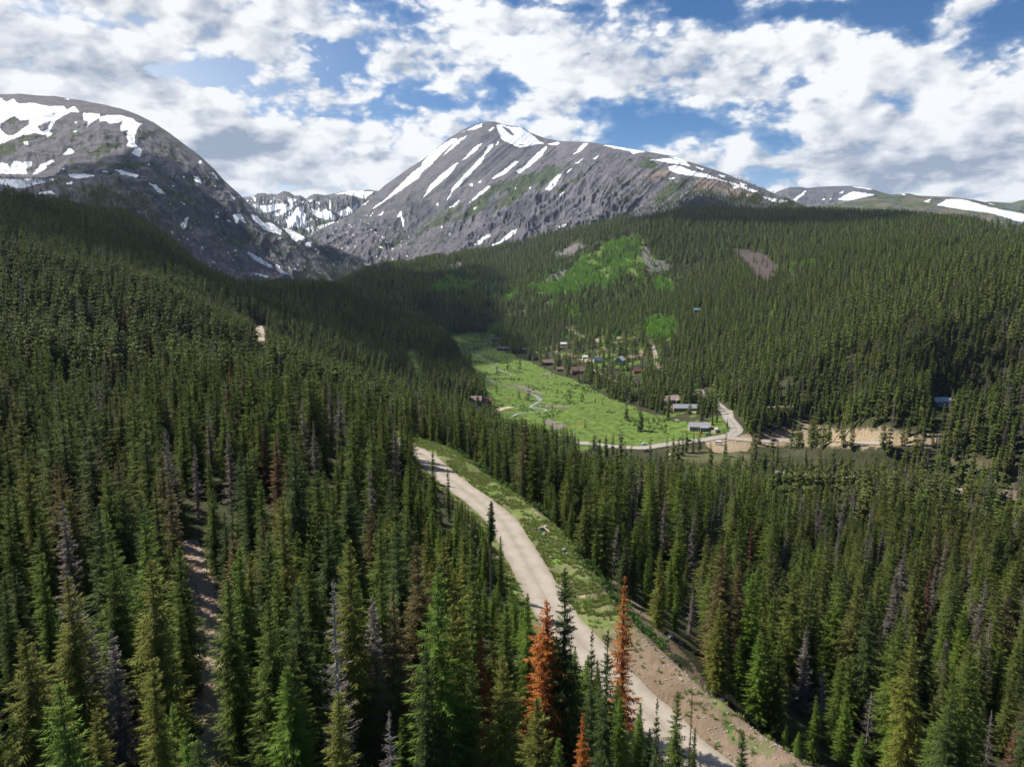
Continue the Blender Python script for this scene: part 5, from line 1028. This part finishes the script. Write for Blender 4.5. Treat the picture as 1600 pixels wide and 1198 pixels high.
ASP1 = [(1032,512,7,'two-lobed bright aspen right of the upper village lane'),(1040,528,8,'lowest bright aspen clump right of the village lane'),(958,520,6,'pale green aspen among the upper cabins'),(968,522,5.5,'smaller aspen beside the pale green one'),(925,561,5,'small light aspen left of the blue-roofed cabin'),(843,560,5,'bright aspen between the two dark cabins'),(812,555,5,'bright shrub-like aspen by the far cabin'),
 (982,603,5.5,'bright aspen left of the brown-roofed cabin'),(884,573,5,'rounded aspen beside the small brown shed'),(1131,674,3.6,'rounded yellow-green bush by the grey cabin'),(1039,673,4.5,'dark rounded bush near the highway')]
for a, b_, h, lb in ASP1:
    p = hit(a, b_ + 4, dmin=300); i = random.randrange(4); make_tree('aspen', lb, 'aspen tree' if 'bush' not in lb else 'bush', 'single leafy trees about the village', p[0], p[1], p[2], h, *am[i], None, None, 1.15, random.uniform(0, 6.28), H0=9.5)
wit = [leafball(800 + i, 1.3, 1.9, 150, .22, False, .12) for i in range(3)]; wcoll = proto_coll('willow_kind', [(G, Tk, M_willow, M_bark) for G, Tk in wit])
wp = scatter_px(MEADOW, 3.0, p=1); nn = fbm(wp[:, 0] / 26, wp[:, 1] / 26, 402, 4); dq, _, _ = seg_dist(wp[:, 0], wp[:, 1], sp[::2]); wp = wp[((nn > .20) & (rng.random(len(wp)) < .8) | (rng.random(len(wp)) < .02)) & (dq > 5)]
for nm, pts, hw, lb, pxs in ROADS[1:]: dq, _, _ = seg_dist(wp[:, 0], wp[:, 1], pts[::2]); wp = wp[dq > hw + 2]
vy = []
for _ in range(260):   # shrubs along the outer lip of the near verge
    i = random.randrange(8, len(GPTS) - 12); tn = GPTS[i+1] - GPTS[i]; nrm = np.array([-tn[1], tn[0]]) / np.linalg.norm(tn); q = GPTS[i] + nrm * random.uniform(8.2, 10.8)
    if q[1] < 70: continue
    vy.append((q[0], q[1], float(Hq(*q))))
vy = np.array(vy); wall = np.vstack([wp, vy]); sc_ = np.concatenate([rng.uniform(.3, .8, len(wp)), rng.uniform(.25, .8, len(vy))])
gn_scatter('willow_scrub', wcoll, wall, rng.integers(0, 3, len(wall)), rng.uniform(0, 6.28, len(wall)), np.stack([sc_] * 3, 1), np.clip(rng.normal(.2, .3, len(wall)), 0, 1), 'low green willow scrub over the meadow and along the road verge', 'scrub')
# small spruces standing in the meadow
MLAB = ['small spruce at the far meadow tip beside the brown-roofed cabin', 'tall pointed spruce alone in front of the long dark-roofed house', 'small spruce left of the long dark-roofed house', 'tiny spruce on the meadow edge below the purplish-roofed cabin', 'left one of two dark spruces below the large brown lodge', 'right one of two dark spruces below the large brown lodge',
 'left spruce of the pair standing at the right meadow edge', 'right spruce of the pair standing at the right meadow edge', 'single spruce at the meadow edge, right of the pair', 'tiny spruce in the middle of the upper meadow', 'tiny spruce just right of the upper meadow one', 'small meadow spruce halfway between the stream and the cabins', 'small spruce right of the halfway meadow spruce', 'small spruce farthest right in the row across the meadow', 'tiny spruce beside the upper mud flat',
 'dark bushy spruce alone in the lower meadow near the highway', 'small spruce in the lower middle of the meadow', 'tiny dark spruce at the left bank of the stream', 'tiny spruce right of the wide stream pool', 'spruce right of the grey gabled house', 'spruce between the grey gabled house and the long pale-roofed one', 'spruce close behind the grey gabled house', 'low spruce in front of the grey gabled house']
for i, (a, b_, h) in enumerate([(770,531,8),(803,553,12),(772,541,6),(855,592,5),(905,598,9),(917,598,8),(952,622,9),(962,624,10),(983,628,9),(877,614,4),(890,620,5),(912,623,5),(930,628,5),(941,632,5),(822,605,4),(914,668,5),(957,620,5),(758,592,5),(912,640,4),(1136,668,7),(1113,664,9),(1120,660,9),(1096,678,4)]):
    p = hit(a, b_, dmin=300)
    make_tree('spruce', MLAB[i], 'spruce tree', 'small spruces in the open meadow' if i < 19 else 'small spruces by the grey cabin', p[0], p[1], p[2], h, *near_mesh[i % 5], M_fix['dark green'], M_bark, 1.15, random.uniform(0, 6.28))
# grass tufts
def tuft(seed):
    r = random.Random(seed); G = Geo()
    for _ in range(38):
        a = r.uniform(0, 6.28); b_ = r.uniform(0, .22); h = r.uniform(.12, .38); q = (math.cos(a) * b_, math.sin(a) * b_); w = .03; l = r.uniform(.05, .2); a2 = a + r.uniform(-.8, .8)
        G.tri((q[0] - w * math.sin(a2), q[1] + w * math.cos(a2), -.03), (q[0] + w * math.sin(a2), q[1] - w * math.cos(a2), -.03), (q[0] + math.cos(a2) * l, q[1] + math.sin(a2) * l, h), (r.uniform(.2, .8), r.random() * .4, 0))
    return G, Geo()
gcoll = proto_coll('grass_kind', [(*tuft(900 + i), M_grass, M_bark) for i in range(3)])
gp = []
for _ in range(11000):
    i = random.randrange(2, len(GPTS) - 14); tn = GPTS[i+1] - GPTS[i]; nrm = np.array([-tn[1], tn[0]]) / np.linalg.norm(tn); o_ = random.uniform(2.6, 9.5) if random.random() < .85 else -random.uniform(2.7, 5.0)
    q = GPTS[i] + nrm * o_ + tn * random.random() * 1.5
    gp.append(q)
gp = np.array(gp); gn_ = fbm(gp[:, 0] / 3.0, gp[:, 1] / 3.0, 61, 4); gp = gp[(gn_ > -.22) & ((gp[:, 1] > 82) | (rng.random(len(gp)) < .10))]
gz = Hq(gp[:, 0], gp[:, 1]); sc_ = rng.uniform(.5, 1.4, len(gp)); gn_scatter('grass', gcoll, np.stack([gp[:, 0], gp[:, 1], gz], 1), rng.integers(0, 3, len(gp)), rng.uniform(0, 6.28, len(gp)), np.stack([sc_, sc_, sc_ * .9], 1), rng.uniform(0, 1, len(gp)), 'short bright grass along the gravel road verge', 'grass')
# stones
M_stone = plain('pale_granite', (.27, .25, .23), .9, .35, 1.5)
def stone_mesh(seed, n=2):
    bm = bmesh.new(); bmesh.ops.create_icosphere(bm, subdivisions=n, radius=.5); r = random.Random(seed); pl = [(Vector((r.gauss(0, 1), r.gauss(0, 1), r.gauss(0, 1))).normalized(), r.uniform(.24, .42)) for _ in range(9)]
    for v in bm.verts:
        for nrm, d_ in pl:
            e = v.co.dot(nrm) - d_
            if e > 0: v.co -= nrm * e
        v.co.z *= .72
    me_ = bpy.data.meshes.new('boulder'); bm.to_mesh(me_); bm.free(); me_.materials.append(M_stone); return me_
stones = [stone_mesh(i) for i in range(5)]
scoll = bpy.data.collections.new('stone_kind')
for i in range(5): scoll.objects.link(bpy.data.objects.new('stone_kind_%d' % i, stones[i]))
st = []
for _ in range(2800):
    i = random.randrange(2, len(GPTS) - 8); tn = GPTS[i+1] - GPTS[i]; nrm = np.array([-tn[1], tn[0]]) / np.linalg.norm(tn); q = GPTS[i] + nrm * (random.uniform(3.0, 11.5) if random.random() < .85 else -random.uniform(2.8, 6)); st.append((*q, float(Hq(*q))))
for _ in range(900): i = random.randrange(len(trp)); q = trp[i] + np.array([random.uniform(-1.6, 1.6), random.uniform(-1, 1)]); st.append((*q, float(Hq(*q)) + .05))
st = np.array(st); sc_ = rng.uniform(.07, .34, len(st)); gn_scatter('rubble', scoll, st, rng.integers(0, 5, len(st)), rng.uniform(0, 6.28, len(st)), np.stack([sc_] * 3, 1), sc_ * 0, 'small loose stones along the verge and the stony track', 'rubble')
BLD = [(846,828,1.1,'largest pale boulder on the grassy verge of the gravel road'),(853,824,.8,'pale boulder touching the largest one on the verge'),(850,836,.9,'flat boulder in front of the largest one on the verge'),(859,833,.6,'small boulder right of the verge pile'),(838,832,.5,'small boulder left of the verge pile'),(881,860,.8,'pale boulder at the outer lip of the verge'),(861,871,.6,'boulder on the verge below the outer-lip one'),(886,866,.6,'small boulder beside the outer-lip one'),
 (908,888,.5,'small stone block on the grass near the stand edge'),(1048,996,1.1,'pale boulder at the top of the brushy bank'),(1063,1005,.6,'smaller boulder beside the one on the brushy bank'),(1064,1062,.45,'white stone block on the grass above the earth bank'),(1127,1093,.9,'flat boulder on the edge of the earth bank'),(745,826,.7,'boulder on the left roadside below the forest'),(740,818,.9,'larger boulder on the left roadside below the forest'),(752,833,.6,'small boulder on the left roadside')]
for a, b_, s_, lb in BLD:
    p = hit(a, b_)
    if p is None: continue
    o_ = obj('boulder', stones[random.randrange(5)], None, (p[0], p[1], p[2] + s_ * .15)); o_.scale = (s_ * 1.3, s_ * 1.1, s_); o_.rotation_euler = (random.uniform(-.2, .2), random.uniform(-.2, .2), random.uniform(0, 6)); tag(o_, lb, 'boulder', 'boulders beside the gravel road')
# fallen log on the bank
def bmo(name, bm, mats, parent=None, loc=None, rot=0):
    me_ = bpy.data.meshes.new(name); bm.to_mesh(me_); bm.free()
    for m_ in mats: me_.materials.append(m_)
    o_ = obj(name, me_, parent, loc); o_.rotation_euler = (0, 0, rot); return o_
def tube_bm(bm, p0, p1, r0, r1, n=8):
    p0, p1 = Vector(p0), Vector(p1); d = p1 - p0; q = d.to_track_quat('Z', 'Y').to_matrix().to_4x4(); q.translation = (p0 + p1) / 2
    bmesh.ops.create_cone(bm, cap_ends=True, segments=n, radius1=r0, radius2=r1, depth=d.length, matrix=q)
M_log = plain('bleached_wood', (.33, .26, .20), .85, .3, 3)
for (a0, b0), (a1, b1), lb in [((1118, 1084), (1140, 1096), 'fallen pale log lying along the earth bank'), ((845, 822), (858, 832), 'bleached driftwood-like log on the boulder pile'), ((395, 985), (432, 1035), 'pale fallen dead trunk leaning among the trees right of the track')]:
    p, q = hit(a0, b0), hit(a1, b1); bm = bmesh.new(); up_ = 5.5 if 'leaning' in lb else .25
    P0 = Vector((0, 0, up_)); P1 = Vector((q[0]-p[0], q[1]-p[1], q[2]-p[2] + .2)); tube_bm(bm, P0, P1, .10, .16)
    for k_ in range(7): f = .1 + .12 * k_; c0_ = P0.lerp(P1, f); tube_bm(bm, c0_, c0_ + Vector((random.uniform(-.6, .6), random.uniform(-.6, .6), random.uniform(.1, .6))), .03, .01, 5)
    o_ = bmo('log', bm, [M_log], None, p); tag(o_, lb, 'log', 'fallen logs')

# ------------------------------------------------------------------ houses
M_glass, k, b, o = material('window_glass'); b.inputs['Base Color'].default_value = (.03, .04, .05, 1); b.inputs['Roughness'].default_value = .12; b.inputs['Specular IOR Level'].default_value = .7
M_trim = plain('white_trim', (.72, .71, .68), .6, .08); M_door = plain('dark_door', (.10, .06, .045), .6, .2); M_brick = plain('chimney_brick', (.22, .14, .11), .9, .3, 6)
_mc = {}
def colm(nm, col, sc_=2.0, var=.22):
    if (nm, col) not in _mc: _mc[(nm, col)] = plain(nm, col, .75, var, sc_)
    return _mc[(nm, col)]
def box(bm, c0_, s_):
    m_ = bmesh.ops.create_cube(bm, size=1.0)
    for v in m_['verts']: v.co = Vector((c0_[0] + v.co.x * s_[0], c0_[1] + v.co.y * s_[1], c0_[2] + v.co.z * s_[2]))
def house(px, py, L, Wd, hw, rise, rot, wall, roof, label, wing=False, big=False):
    p = hit(px, py, dmin=250)
    if p is None: return
    rt = bpy.data.objects.new('house', None); COL.objects.link(rt); rt.location = (p[0], p[1], p[2] - .2); rt.rotation_euler = (0, 0, R(rot)); tag(rt, label, 'house', 'cabins and houses of the valley village')
    bm = bmesh.new(); a, b_ = L/2, Wd/2
    vs = [bm.verts.new(q) for q in [(-a,-b_,-1),(a,-b_,-1),(a,b_,-1),(-a,b_,-1),(-a,-b_,hw),(a,-b_,hw),(a,b_,hw),(-a,b_,hw),(-a,0,hw+rise-.02),(a,0,hw+rise-.02)]]
    for f in [(0,1,5,4),(2,3,7,6),(1,2,6,9,5),(3,0,4,8,7),(3,2,1,0),(4,5,9,8),(6,7,8,9)]: bm.faces.new([vs[i] for i in f])
    if wing: box(bm, (a * .35, -b_ - 1.4, hw * .45 - .4), (L * .35, 2.9, hw * .9 + .8))
    bmesh.ops.recalc_face_normals(bm, faces=bm.faces[:]); bmo('wall', bm, [wall], rt)
    bm = bmesh.new(); e = .55; th = .16
    for s_ in (-1, 1):
        sl = math.hypot(b_, rise); dy = e * b_ / sl; dz = e * rise / sl
        q = [(-a-.5, s_*(b_+dy), hw-dz+.03), (a+.5, s_*(b_+dy), hw-dz+.03), (a+.5, 0, hw+rise+.03), (-a-.5, 0, hw+rise+.03)]
        lo = [bm.verts.new(v) for v in q]; hi = [bm.verts.new((v[0], v[1], v[2] + th + (.02 if s_ > 0 else 0))) for v in q]
        bm.faces.new(hi); bm.faces.new(lo[::-1])
        for i in range(4): j = (i+1) % 4; bm.faces.new([lo[i], lo[j], hi[j], hi[i]])
    if wing: box(bm, (a * .35, -b_ - 1.7, hw * .92 + .2), (L * .35 + .7, 3.6, .18))
    bmesh.ops.recalc_face_normals(bm, faces=bm.faces[:]); ro = bmo('roof', bm, [roof], rt)
    bm = bmesh.new(); box(bm, (a * .4, b_ * .3, hw + rise * .75 + .5), (.8, .8, 1.8)); box(bm, (a * .4, b_ * .3, hw + rise * .75 + 1.45), (.95, .95, .12)); bmo('chimney', bm, [M_brick], ro)
    nwin = 3 if L > 11 else 2
    def win(cx_, cy_, cz, w, h, ax):
        bm = bmesh.new(); t_ = .08
        for q in (-1, 1):
            if ax == 'y': box(bm, (cx_ + q * w/2, cy_, cz), (t_, .1, h + t_)); box(bm, (cx_, cy_, cz + q * h/2), (w - t_ - .004, .09, t_))
            else: box(bm, (cx_, cy_ + q * w/2, cz), (.1, t_, h + t_)); box(bm, (cx_, cy_, cz + q * h/2), (.09, w - t_ - .004, t_))
        wf = bmo('window', bm, [M_trim], rt); bm = bmesh.new(); box(bm, (cx_, cy_, cz), (w - .08, .05, h - .08) if ax == 'y' else (.05, w - .08, h - .08)); bmo('pane', bm, [M_glass], wf)
    for i in range(nwin):
        cx_ = -a + (i + .5) * L / nwin
        if wing and abs(cx_ - a * .35) < L * .2: cx_ -= 0; yy = -b_ - 2.88
        else: yy = -b_ - .03
        win(cx_ - (.9 if i == nwin//2 else 0), yy, hw * .55, 1.3, 1.1, 'y')
    win(-a - .03, 0, hw * .55, 1.6, 1.2, 'x'); win(a + .03, b_ * .3, hw * .55, 1.2, 1.1, 'x')
    if big: win(-a - .03, 0, hw + rise * .3, 1.4, 1.2, 'x')
    bm = bmesh.new(); cxd = -a + (nwin//2 + .5) * L / nwin + .7
    box(bm, (cxd, -b_ - .035 - (2.86 if wing and abs(cxd - a*.35) < L*.18 else 0), .95), (.95, .09, 2.1)); d_ = bmo('door', bm, [M_door], rt); bm = bmesh.new(); box(bm, (cxd + .35, -b_ - .11 - (2.86 if wing and abs(cxd - a*.35) < L*.18 else 0), .95), (.1, .05, .1)); bmo('handle', bm, [M_trim], d_)
LOGW = colm('log_wall', (.13, .075, .05)); LOGT = colm('tan_wall', (.33, .24, .16)); GREYW = colm('grey_siding', (.30, .30, .30)); WHW = colm('white_siding', (.62, .62, .62)); DKW = colm('dark_wall', (.055, .045, .045))
r_br = colm('brown_roof', (.20, .135, .115)); r_gr = colm('grey_roof', (.30, .30, .32)); r_dk = colm('dark_roof', (.085, .08, .095)); r_rd = colm('red_roof', (.19, .085, .07)); r_bl = colm('blue_roof', (.06, .10, .15)); r_tn = colm('tan_roof', (.42, .35, .29)); r_wh = colm('white_metal_roof', (.66, .69, .72)); r_te = colm('teal_roof', (.12, .24, .23)); r_pk = colm('faded_red_roof', (.27, .19, .16))
MW = dict(LOGW=LOGW, LOGT=LOGT, GREYW=GREYW, WHW=WHW, DKW=DKW, REDW=colm('red_wall', (.17, .075, .055)), r_br=r_br, r_gr=r_gr, r_dk=r_dk, r_rd=r_rd, r_bl=r_bl, r_tn=r_tn, r_wh=r_wh, r_te=r_te, r_pk=r_pk)
for h in HOUSES: house(h[0], h[1], h[2], h[3], h[4], h[5], h[6], MW[h[7]], MW[h[8]], *h[9:])

# ------------------------------------------------------------------ vehicles
M_tyre = plain('tyre', (.02, .02, .02), .85, .1); M_rim = plain('rim', (.45, .45, .46), .35, .1, 3, .8); M_lampw = plain('lamp_glass', (.75, .75, .72), .2, .05); M_lampr = plain('tail_lamp', (.35, .02, .02), .3, .05)
def car(px, py, rot, paint, label, cat='car', van=False, name='parked_car'):
    p = hit(px, py, dmin=250)
    if p is None: return
    L, Wd = (5.6, 2.0) if van else (4.6, 1.85); Hh = 2.3 if van else 1.5
    rt = bpy.data.objects.new(name, None); COL.objects.link(rt); rt.location = (p[0], p[1], p[2] + .38); rt.rotation_euler = (0, 0, R(rot)); tag(rt, label, cat, 'vehicles by the junction')
    if van: prof = [(-2.8,.4),(2.7,.4),(2.8,.95),(2.55,1.25),(1.9,1.42),(1.35,2.15),(1.1,2.28),(-2.6,2.28),(-2.8,2.1)]; cab = [(1.95,1.40),(1.42,2.08),(-2.5,2.08),(-2.6,1.42)]
    else: prof = [(-2.3,.35),(2.25,.35),(2.3,.7),(2.1,.92),(1.15,1.0),(.45,1.45),(.2,1.5),(-1.3,1.5),(-1.95,1.1),(-2.3,.98)]; cab = [(1.1,1.0),(.42,1.42),(-1.25,1.42),(-1.8,1.06)]
    def ext(pr, y0_, y1_, mat, nm, bev=0):
        bm = bmesh.new(); A_ = [bm.verts.new((q[0], y0_, q[1])) for q in pr]; B_ = [bm.verts.new((q[0], y1_, q[1])) for q in pr]; bm.faces.new(A_[::-1]); bm.faces.new(B_)
        for i in range(len(pr)): j = (i+1) % len(pr); bm.faces.new([A_[i], A_[j], B_[j], B_[i]])
        bmesh.ops.recalc_face_normals(bm, faces=bm.faces[:])
        if bev: bmesh.ops.bevel(bm, geom=bm.edges[:], offset=bev, segments=2, affect='EDGES')
        return bmo(nm, bm, [mat], rt)
    ext(prof, -Wd/2, Wd/2, paint, 'body', .06)
    for s_ in (-1, 1): ext(cab, s_ * (Wd/2 + .004), s_ * (Wd/2 - .05), M_glass, 'side_window')
    (ax_, az_), (bx_, bz_) = ((1.88, 1.46), (1.38, 2.12)) if van else ((1.1, 1.05), (.5, 1.43))
    bm = bmesh.new(); w2 = Wd/2 - .14; vs = [bm.verts.new(q) for q in [(ax_+.04,-w2,az_),(ax_+.04,w2,az_),(bx_+.04,w2,bz_),(bx_+.04,-w2,bz_),(ax_-.1,-w2,az_),(ax_-.1,w2,az_),(bx_-.1,w2,bz_),(bx_-.1,-w2,bz_)]]
    for f in [(0,1,2,3),(7,6,5,4),(0,4,5,1),(1,5,6,2),(2,6,7,3),(3,7,4,0)]: bm.faces.new([vs[i] for i in f])
    bmesh.ops.recalc_face_normals(bm, faces=bm.faces[:]); bmo('windscreen', bm, [M_glass], rt)
    for s_ in (-1, 1):
        for xx in (L * .31, -L * .31):
            bm = bmesh.new(); tube_bm(bm, (xx, s_*(Wd/2-.2), .36), (xx, s_*(Wd/2+.02), .36), .36, .36, 16); wh = bmo('wheel', bm, [M_tyre], rt); bm = bmesh.new(); tube_bm(bm, (xx, s_*(Wd/2), .36), (xx, s_*(Wd/2+.035), .36), .2, .2, 12); bmo('rim', bm, [M_rim], wh)
        bm = bmesh.new(); box(bm, (L/2 - .02, s_ * Wd * .34, .72), (.12, .4, .16)); bmo('headlight', bm, [M_lampw], rt); bm = bmesh.new(); box(bm, (-L/2 - .0, s_ * Wd * .36, .85), (.1, .3, .2)); bmo('tail_light', bm, [M_lampr], rt)
def paint(nm, col): m_ = plain(nm, col, .3, .04); return m_
car(1124, 695, -35, paint('white_paint', (.80, .80, .80)), 'white van standing on the gravel lot by the junction', 'van', True, 'parked_van')
car(1076, 690, 8, paint('black_paint', (.02, .022, .028)), 'dark car driving on the highway left of the white van', name='car'); car(1007, 696, 4, paint('silver_paint', (.42, .50, .48)), 'pale silver-green car on the highway beyond the tree tops', name='car'); car(1010, 706, 20, paint('maroon_paint', (.07, .02, .02)), 'dark maroon car below the silver-green car', name='car')
car(1106, 680, 0, paint('green_paint', (.10, .22, .14)), 'dull green car parked on the grass by the grey house'); car(1119, 674, 80, paint('white_truck_paint', (.75, .77, .78)), 'white vehicle parked end-on beside the grey house', 'van', True, 'parked_van'); car(1211, 690, -10, paint('navy_paint', (.03, .04, .07)), 'dark car parked on the gravel right of the junction'); car(1050, 713, 5, paint('cream_paint', (.6, .55, .5)), 'pale car half hidden by trees below the highway')
M_post = plain('weathered_post', (.16, .12, .09), .9, .3, 5)
for i in range(9):
    p = hit(1130 + i * 5.2, 692 - abs(i - 4) * .2, dmin=250); bm = bmesh.new(); tube_bm(bm, (0, 0, -.1), (0, 0, 1.1), .12, .11, 7); tube_bm(bm, (0, 0, 1.09), (0, 0, 1.16), .11, .04, 7); tag(bmo('wooden_post', bm, [M_post], None, (p[0], p[1], p[2] + .3)), ORD[i] + ' short wooden post from the left in the row edging the gravel lot', 'post', 'wooden posts edging the gravel lot')
p = hit(1254, 739, dmin=250); rt = bpy.data.objects.new('road_sign', None); COL.objects.link(rt); rt.location = p; tag(rt, 'small white sign beside the lower road', 'sign')
bm = bmesh.new(); tube_bm(bm, (0, 0, -.3), (0, 0, 2.6), .05, .05, 8); bmo('pole', bm, [M_rim], rt); bm = bmesh.new(); box(bm, (0, -.07, 2.2), (.75, .04, .95)); bmo('sign_panel', bm, [M_trim], rt)

# ------------------------------------------------------------------ two cumulus clouds drifting above the frame; their shade lies on the valley sides
mc, k, b, o = material('cloud_vapour'); k.n.remove(b); d1 = k.new('ShaderNodeBsdfDiffuse'); d1.inputs[0].default_value = (.9, .9, .92, 1); d2 = k.new('ShaderNodeBsdfTranslucent'); d2.inputs[0].default_value = (.9, .9, .92, 1); d3 = k.new('ShaderNodeBsdfTransparent')
x1 = k.new('ShaderNodeMixShader'); x1.inputs[0].default_value = .6; k.l.new(d1.outputs[0], x1.inputs[1]); k.l.new(d2.outputs[0], x1.inputs[2]); x2 = k.new('ShaderNodeMixShader'); x2.inputs[0].default_value = .52; k.l.new(x1.outputs[0], x2.inputs[1]); k.l.new(d3.outputs[0], x2.inputs[2]); k.l.new(x2.outputs[0], o.inputs[0])
def cloud(cx_, cy_, gz_, rx_, ry_, n_, seed, label):
    r = random.Random(seed); top = 1500.0; t_ = (top - gz_) / sd.z; ox, oy = cx_ + sd.x * t_, cy_ + sd.y * t_
    bm = bmesh.new(); bmesh.ops.create_icosphere(bm, subdivisions=6, radius=1.0)
    co = np.array([v.co[:] for v in bm.verts]); lob = 1 + .55 * fbm(co[:, 0] * 1.6 + seed, co[:, 1] * 1.6 + co[:, 2], seed, 3) + .30 * fbm(co[:, 0] * 5 + seed, co[:, 1] * 5 + co[:, 2] * 4, seed + 5, 4)
    for v, l_, c_ in zip(bm.verts, lob, co): v.co = (c_[0] * rx_ * l_, c_[1] * ry_ * l_, (c_[2] * 190 if c_[2] > 0 else c_[2] * 60) * l_)
    for f in bm.faces: f.smooth = True
    o_ = bmo('cloud', bm, [mc], None, (ox, oy, top)); tag(o_, label, 'cloud', 'drifting clouds', 'stuff')
cloud(-740, 1440, 190, 520, 820, 1, 3, 'large white cumulus drifting over the left mountain side')
cloud(640, 1900, 250, 330, 230, 1, 8, 'smaller white cumulus drifting over the right ridge')

# ------------------------------------------------------------------ air
HAZE = 0.00003
if HAZE > 0:
    bm = bmesh.new(); box(bm, (0, 3600, 440), (16000, 9600, 966))
    mh = bpy.data.materials.new('valley_haze'); mh.use_nodes = True; k = NT(mh.node_tree); k.n.clear(); pv = k.new('ShaderNodeVolumePrincipled'); pv.inputs['Density'].default_value = HAZE; pv.inputs['Color'].default_value = (.62, .76, 1.0, 1); pv.inputs['Anisotropy'].default_value = .2
    o_ = k.new('ShaderNodeOutputMaterial'); k.l.new(pv.outputs[0], o_.inputs['Volume']); hz = bmo('haze', bm, [mh]); tag(hz, 'thin blue haze in the valley air', kind='stuff')
